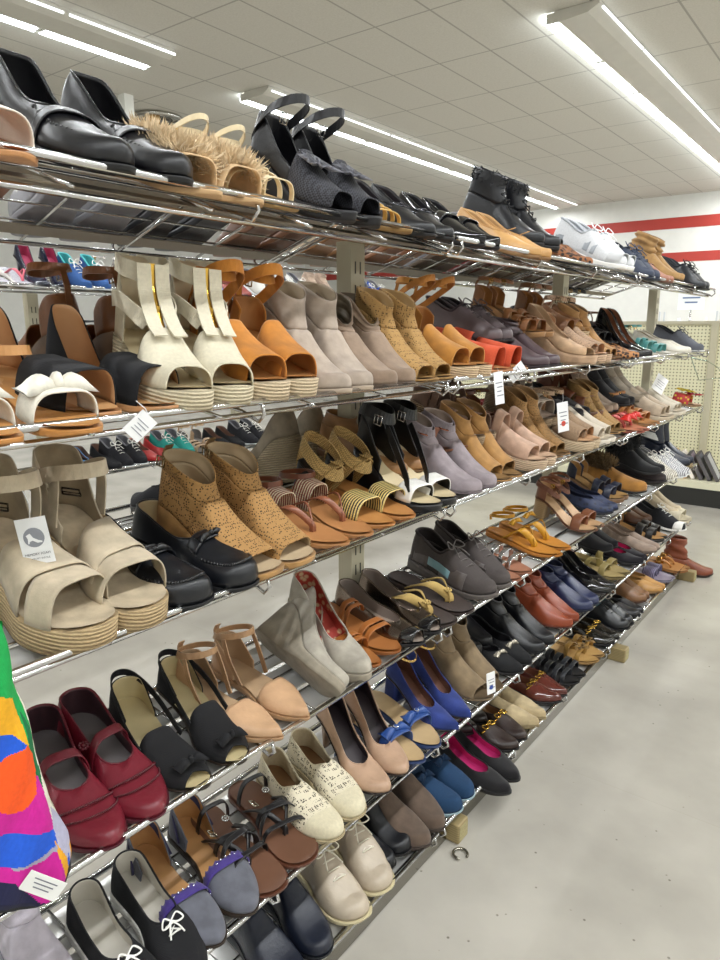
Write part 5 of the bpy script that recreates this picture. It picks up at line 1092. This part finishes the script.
back(4, 687, bootie('softleather #1c2233', BLK, .2, sh=dict(top=.19, rx=.045, ry=.036), ex=[('ring', 'canvas #d8d8d4', dict(z=.09, x=.2, rx=.048, ry=.038, w=.03, tilt=0, conn=0, name='white_cuff'))]), 'tall_boot', 'boot', 'tall navy boot with white cuff at the far end', H=.03, off=.01, lift=.03, gap=.09)
back(4, 680, sneaker('zebra #77747a #d8d8d8', 'rubber #e0e0dc', None, lin='canvas #9a9a9a'), 'sneaker', 'sneaker', 'grey and white patterned sneaker stacked near the far end', off=.03, lift=.0)
back(5, 640, bootie('suede #141318', BLK, .12), 'ankle_boot', 'boot', 'black suede boot behind the magenta lined flats', lift=.03)
back(5, 672, bootie('leather #5a3a26', BLK, .13), 'ankle_boot', 'boot', 'dark brown boot behind the fifth shelf sneakers', lift=.03)
back(5, 688, bootie('suede #b9a98e', 'rubber #8a7a5c', .17, sh=dict(top=.13)), 'ankle_boot', 'boot', 'sand beige boot standing at the fifth shelf end', off=-.05, lift=.03, H=.04)
back(5, 520, bootie('softleather #131316', BLK, .13), 'ankle_boot', 'boot', 'black leather boot behind the silver bow flats', lift=.02, H=.04)
back(6, 456, bootie('canvas #14304c', BLK, .12), 'ankle_boot', 'boot', 'dark blue boot behind the teal slip ons', lift=.01)
back(6, 515, flatshoe('leather #221a18', 'insole #3a2c24', BLK), 'loafer', 'loafer', 'dark shoe behind the gold ring loafers', lift=.02)
pair(6, 694, bootie('leather #7a3c22', 'rubber #2a1a12', .17, lin='leather #5a2c1a', sh=dict(top=.17, wr=.006, rx=.05, ry=.04)), 'leather_boot', 'boot', 'reddish brown leather boot at the far floor end', only=1, off=.10, yaw=25, H=.02, lift=-.07, L=.25, W=.05)
pair(5, 88, bootie('suede #b9b2bc', 'rubber #8a8690', .13, lin='suede #2a262a'), 'ankle_boot', 'boot', 'pale lilac grey shoe in the lower left corner', only=-1, off=-.06, yaw=-10)
# ---- behind, rear side of the rack (heels to us)
R = dict(xf=-1.275, mirror=-1)
def rpx(px, t): return px
def rear(t, y, *a, **k):
    """place on the rear shelf at distance y along the rack"""
    global rail_y
    old = rail_y; rail_y = lambda px, x, z: px if px < 10 else old(px, -1.06, TIERS[t][0])
    pair(t, y, *a, xf=-1.275, mirror=-1, **k); rail_y = old
def far(t, y, *a, **k):
    global rail_y
    pair(t, y, *a, xf=-2.9, **k)
rear(2, 104, mulewedge('leather #7a4a26', 'insole #8a5a34', 'suede #5f4630', T=.05, z=.11), 'wedge_sandal', 'sandal', 'brown leather wedge sandal seen from behind, rear second shelf', H=.07, P=.03)
rear(2, 262, strappy('leather #9a6a3c', 'insole #a8743f', 'flat', 'rubber #8a5c34', z=.09), 'strappy_sandal', 'sandal', 'brown ankle strap sandal behind the ochre wedges', H=.03)
rear(2, 468, bootie('fur #15151a', BLK, .11, lin='fur #15151a', ex=[('allfur', 'fur #101014', 300, .016, .03, .5, .1)]), 'fuzzy_slipper', 'slipper', 'black fuzzy shoe behind the brown espadrille wedges')
rear(2, 506, strappy('leather #17171c', 'insole #222226', 'flat', BLK, z=.1), 'strappy_sandal', 'sandal', 'black ankle strap shoe behind the orange sandals', H=.04)
rear(2, 536, strappy('leather #1a1a20', 'insole #222226', 'wedge', BLK, z=.1), 'strappy_wedge', 'sandal', 'black wedge sandal behind the plum boots', H=.06, P=.02)
rear(2, 566, strappy('leather #7a4a2c', 'insole #9a6a40', 'wedge', 'leather #8a5c38', z=.11), 'strappy_wedge', 'sandal', 'brown wedge sandal with ankle straps behind beige wedges', H=.07, P=.02)
rear(2, 594, strappy('leather #6e4630', 'insole #8f6844', 'flat', 'leather #5a3c28', z=.1), 'strappy_sandal', 'sandal', 'dark brown sandal behind the camel peep toe bootie', H=.05)
rear(2, 622, flatshoe('patent #131216', 'insole #2a2220', BLK), 'ballet_flat', 'flat shoe', 'black glossy flat behind the patent pumps', H=.02)
for i, (y, c, c2, nm) in enumerate(((.5, '#6a3c22', '#8a5636', 'brown'), (.74, '#e6e4de', '#8a8a90', 'white and black'), (.95, '#17171c', '#2a2a2e', 'black'), (1.2, '#5a3a28', '#7a5238', 'dark brown'), (1.45, '#a8957a', '#9a7048', 'beige'), (1.7, '#4a3426', '#8a5c3c', 'umber'), (1.95, '#2a2a30', '#5a4a3a', 'charcoal'), (2.2, '#7a2a2c', '#4a2a1e', 'dark red'), (2.45, '#6a5a48', '#5a4632', 'olive brown'), (2.72, '#4a3a30', '#4a3424', 'chocolate'), (3.0, '#8a7a68', '#4a3c30', 'taupe'), (3.3, '#2c2420', '#3a2c22', 'near black'))):
    rear(1, y, (flatshoe, sneaker)[i in (1, 6)]('leather '+c, *( (['insole #6a4a34', 'leather '+c2]) if i not in (1, 6) else ['rubber '+c2, 'leather #8f8f94'])), ('loafer', 'sneaker')[i in (1, 6)], 'shoe', '%s shoe on the rear top shelf, seen from below' % nm, H=.025, off=.02, L=.26, gap=.105, W=.046)
for i, (y, c, nm) in enumerate(((1.9, 'leather #3a6a9a', 'blue'), (.92, 'canvas #131318', 'black'), (2.12, 'leather #a03030', 'red'), (2.3, 'leather #2a8a80', 'teal green'), (1.5, 'leather #a08a78', 'pinkish taupe'), (1.7, 'canvas #17171b', 'soft black'), (2.5, 'leather #7a4a2c', 'chestnut'), (2.8, 'leather #6a5446', 'mushroom brown'), (3.1, 'leather #1c1a1e', 'jet black'), (3.4, 'suede #9c8a74', 'beige suede'))):
    rear(3, y, (flatshoe(c, 'insole #8a7460', BLK) if i % 2 else strappy(c, 'insole #9a7a5c', 'flat', BLK, z=.08)), ('ballet_flat' if i % 2 else 'strappy_sandal'), 'shoe', '%s shoe on the rear third shelf, seen from behind' % nm, H=.025)
rear(3, 312, wedgepump('suede #8f8370', CRM, 'rope #9c8c70'), 'espadrille_wedge', 'sandal', 'tall jute wedge heel seen from behind, rear third shelf', H=.10, P=.03)
# ---- rack across the next aisle
FR = [(18, 'stripe #2a3560 #e8e4e4', 'flip flop with navy stripes and pink straps', 0), (57, 'patent #1c1f33', 'navy high heel pump with pink insole', 1), (98, 'canvas #2a4f86', 'blue sneaker with turquoise lining', 2), (130, 'glitter #8f8c8a', 'silver grey jewelled sandal', 3), (155, 'leather #dcdcd8', 'white and black sport sandal', 3), (180, 'suede #6f6468', 'mauve grey ankle boot', 4), (214, 'canvas #4f7ac0', 'light blue sneaker', 2), (243, 'leather #8a3c34', 'dark red flat', 5), (275, 'canvas #cfcdc6', 'off white lace up sneaker', 2), (305, 'canvas #e4e4e0', 'white sneaker with black stripes', 2), (332, 'suede #b39c8a', 'pinkish beige ankle boot', 4), (385, 'canvas #2a52a8', 'bright blue sneaker', 2)]
def recipe(k, m):
    return [thongs('leather #d86a7a', m, 'rubber #e6e2e0'), pump(m, 'insole #a83a5c', 'stil'), sneaker(m, 'rubber #d8dce0', None, lin='canvas #4fb0b4' if m == 'canvas #2a4f86' else 'canvas #77777c'), strappy(m, 'insole #8a8480', 'flat', BLK, z=.09), bootie(m, 'rubber #4a4240', .13), flatshoe(m, 'insole #8a6a5a')][k]
for y, m_, nm, k in FR:
    far(1, y, recipe(k, m_), ('flip_flop', 'pump', 'sneaker', 'sandal', 'ankle_boot', 'ballet_flat')[k], ('flip flop', 'pump', 'sneaker', 'sandal', 'boot', 'flat shoe')[k], nm+' on the far rack', H=(.02, .08, .03, .02, .04, .02)[k], P=.01, gap=.11)
for i, (y, m_, nm, k) in enumerate(((14, 'zebra #303036 #c8c8c8', 'zebra striped flat', 5), (2, 'leather #c9a030', 'yellow flat', 5), (120, 'leather #2a2a30', 'black sandal', 3), (240, 'canvas #b8b4ac', 'pale grey sneaker', 2), (330, 'leather #7a5a44', 'brown flat', 5), (385, 'leather #3a3c44', 'slate boot', 4))):
    far(2, y, recipe(k, m_), ('flip_flop', 'pump', 'sneaker', 'sandal', 'ankle_boot', 'ballet_flat')[k], 'shoe', nm+' on the far rack, second tier', H=.025)
for i, (y, m_, nm, k) in enumerate(((88, 'canvas #5f9ad0', 'sky blue slip on', 5), (112, 'canvas #17171c', 'black white soled slip on', 5), (138, 'canvas #1c1c22', 'dark lace up sneaker', 2), (166, 'leather #b02c2c', 'scarlet flat', 5), (187, 'canvas #2a9a90', 'jade green sneaker', 2), (238, 'canvas #141418', 'black canvas flat', 5), (213, 'leather #b89a7a', 'beige sandal', 3), (262, 'canvas #222228', 'ink black sneaker', 2))):
    far(4, y, recipe(k, m_), ('flip_flop', 'pump', 'sneaker', 'sandal', 'ankle_boot', 'ballet_flat')[k], 'shoe', nm+' on the far rack, lower tier', H=.025)
# ------------------------------------------------------------------ patterned cloth bag on the fourth shelf at the left edge
def img(px, py, X):
    k = (px-360)/F; r = Vector((cos(YAW), sin(YAW), 0)); f = Vector((-sin(YAW)*cos(PITCH), cos(YAW)*cos(PITCH), -sin(PITCH))); u = r.cross(f)
    d = r*k-u*((py-480)/F)+f; return Vector((0, 0, CAMZ))+d*(X/d.x)
_R = [('navy', [(-200, 690), (0, 690), (60, 735), (100, 760), (60, 830), (-200, 830)]),
 ('white', [(28, 100), (60, 180), (75, 250), (130, 480), (190, 540), (205, 600), (190, 640), (165, 600), (125, 540), (100, 440), (80, 330), (50, 220), (20, 140)]),
 ('magenta', [(60, 170), (75, 200), (92, 290), (80, 285)]),
 ('yellow', [(-200, 120), (0, 150), (52, 290), (-10, 262), (-200, 240)]),
 ('green', [(-200, -60), (0, -60), (10, 20), (38, 150), (80, 280), (102, 400), (98, 432), (60, 330), (28, 215), (0, 150), (-200, 110)]),
 ('darkgreen', [(30, 190), (66, 250), (103, 380), (99, 432), (60, 330)]),
 ('blue', [(-200, 245), (0, 258), (36, 285), (50, 320), (0, 345), (-200, 420)]),
 ('orange', [(-60, 360), (-20, 320), (40, 290), (70, 320), (82, 370), (70, 430), (30, 480), (-10, 488), (-60, 460)]),
 ('magenta', [(-200, 500), (0, 488), (40, 480), (74, 430), (84, 380), (100, 430), (132, 535), (60, 548), (0, 545), (-200, 560)]),
 ('blue', [(-200, 570), (0, 545), (60, 548), (132, 538), (130, 580), (90, 612), (30, 640), (-200, 640)]),
 ('lavender', [(128, 480), (170, 520), (192, 560), (185, 640), (140, 590), (125, 540)]),
 ('amber', [(124, 568), (145, 600), (180, 655), (165, 690), (150, 660)]), ('amber', [(182, 590), (206, 570), (208, 600), (190, 640)]),
 ('blue', [(170, 610), (185, 640), (180, 660), (168, 640)]),
 ('grey', [(0, 650), (90, 620), (132, 580), (134, 590), (92, 632), (0, 662)]),
 ('magenta', [(-200, 655), (0, 655), (90, 630), (124, 600), (165, 690), (150, 720), (80, 752), (0, 690), (-200, 680)]),
 ('black', [(178, 650), (206, 620), (212, 660), (190, 730), (140, 770), (100, 800), (-200, 850), (-200, 800), (100, 760), (150, 720), (165, 690)])]
_names = ['green', 'darkgreen', 'white', 'magenta', 'yellow', 'blue', 'orange', 'lavender', 'amber', 'grey', 'navy', 'black']
_cols = ['#0f9a48', '#0b6a3c', '#d9d6c4', '#c0188c', '#e0a41c', '#1c56c8', '#ea5414', '#a8a6bc', '#d99a20', '#9a98a8', '#16183c', '#121316']
def _inside(p, P):
    c = False; j = len(P)-1
    for i in range(len(P)):
        if (P[i][1] > p[1]) != (P[j][1] > p[1]) and p[0] < (P[j][0]-P[i][0])*(p[1]-P[i][1])/(P[j][1]-P[i][1])+P[i][0]: c = not c
        j = i
    return c
def _edge(b):   # right edge of the bag for height b
    P = [(-60, 2), (0, 14), (120, 34), (180, 62), (280, 92), (400, 118), (480, 150), (560, 194), (620, 210), (680, 208), (730, 190), (780, 120), (815, 40)]
    for (b0, a0), (b1, a1) in zip(P, P[1:]):
        if b0 <= b <= b1: return lerp(a0, a1, (b-b0)/(b1-b0))
    return P[-1][1]
_r = empty('patterned_bag', img(0, 905, -.70)); tag(_r, 'colourful patterned cloth bag hanging at the left edge over the fourth shelf', 'bag')
_na, _nb = 90, 220; _V = []; _F = []; _mi = []
for _side in (0, 1):
    for _j in range(_nb+1):
        _b = lerp(-60, 812, _j/_nb); _e = _edge(_b)
        for _i in range(_na+1):
            _t = _i/_na; _a = lerp(_e, -190, _t)
            _th = .05*sqrt(max(0, min(1, (_e-_a)/70)))**1.0*sqrt(max(0, min(1, (_b+60)/60)))*sqrt(max(.0, min(1, (812-_b)/60)))+.004*sin(_a*.05+_b*.02)
            _p = img(_a/3, 640+_b/3, -.70); _p.x += (_th*.6 if _side == 0 else -_th*.8)
            _V.append(_p-_r.location)
_st = (_na+1)*(_nb+1)
for _side in (0, 1):
    for _j in range(_nb):
        _bb = lerp(-60, 812, (_j+.5)/_nb); _e = _edge(_bb)
        for _i in range(_na):
            _aa = lerp(_e, -190, (_i+.5)/_na); _f = (_side*_st+_j*(_na+1)+_i, _side*_st+_j*(_na+1)+_i+1, _side*_st+(_j+1)*(_na+1)+_i+1, _side*_st+(_j+1)*(_na+1)+_i)
            _F.append(_f if _side else _f[::-1]); _k = 'white'
            for _n, _P in _R:
                if _inside((_aa, _bb), _P): _k = _n
            if not any(_inside((_aa, _bb), _P) for _n, _P in _R):
                _bd = 1e9
                for _n, _P in _R:
                    for (x0, y0), (x1, y1) in zip(_P, _P[1:]+_P[:1]):
                        _tt = max(0, min(1, ((_aa-x0)*(x1-x0)+(_bb-y0)*(y1-y0))/((x1-x0)**2+(y1-y0)**2+1e-9)))
                        _d = hypot(_aa-x0-_tt*(x1-x0), _bb-y0-_tt*(y1-y0))
                        if _d < _bd: _bd, _k = _d, _n
            _mi.append(_names.index(_k))
mk('bag_body', _V, _F, [MX('canvas '+c) for c in _cols], _r, mi=_mi)
_mb = MB(); _E2 = Matrix.Rotation(math.radians(-35), 3, 'Z') @ Matrix.Rotation(math.radians(-38), 3, 'X'); _c = img(43, 886, -.655)-_r.location
_mb.box(_c, (.0008, .042, .024), R=_E2); _o = _mb.build('price_label', MX('paper #e4e4e0'), _r, smooth=False)
_mb = MB()
for _i in range(3): _mb.box(_c+_E2 @ Vector((.0007, 0, .006-.005*_i)), (.0004, .026-.004*_i, .0012), R=_E2)
_mb.build('print_lines', MX('paper #70727c'), _o, smooth=False)
# ------------------------------------------------------------------ camera, world, colour
w = bpy.data.worlds.new('world'); SC.world = w; w.use_nodes = True; w.node_tree.nodes['Background'].inputs[0].default_value = (.9, .95, 1, 1); w.node_tree.nodes['Background'].inputs[1].default_value = .3
cd = bpy.data.cameras.new('camera'); co = bpy.data.objects.new('camera', cd); COL.objects.link(co)
cd.sensor_fit = 'VERTICAL'; cd.sensor_height = 24; cd.lens = 24*F/960; cd.clip_start = .02
co.location = (0, 0, CAMZ); co.rotation_euler = (pi/2-PITCH, 0, YAW)
SC.camera = co
SC.view_settings.view_transform = 'Standard'; SC.view_settings.look = 'None'; SC.view_settings.exposure = 0; SC.view_settings.gamma = 1
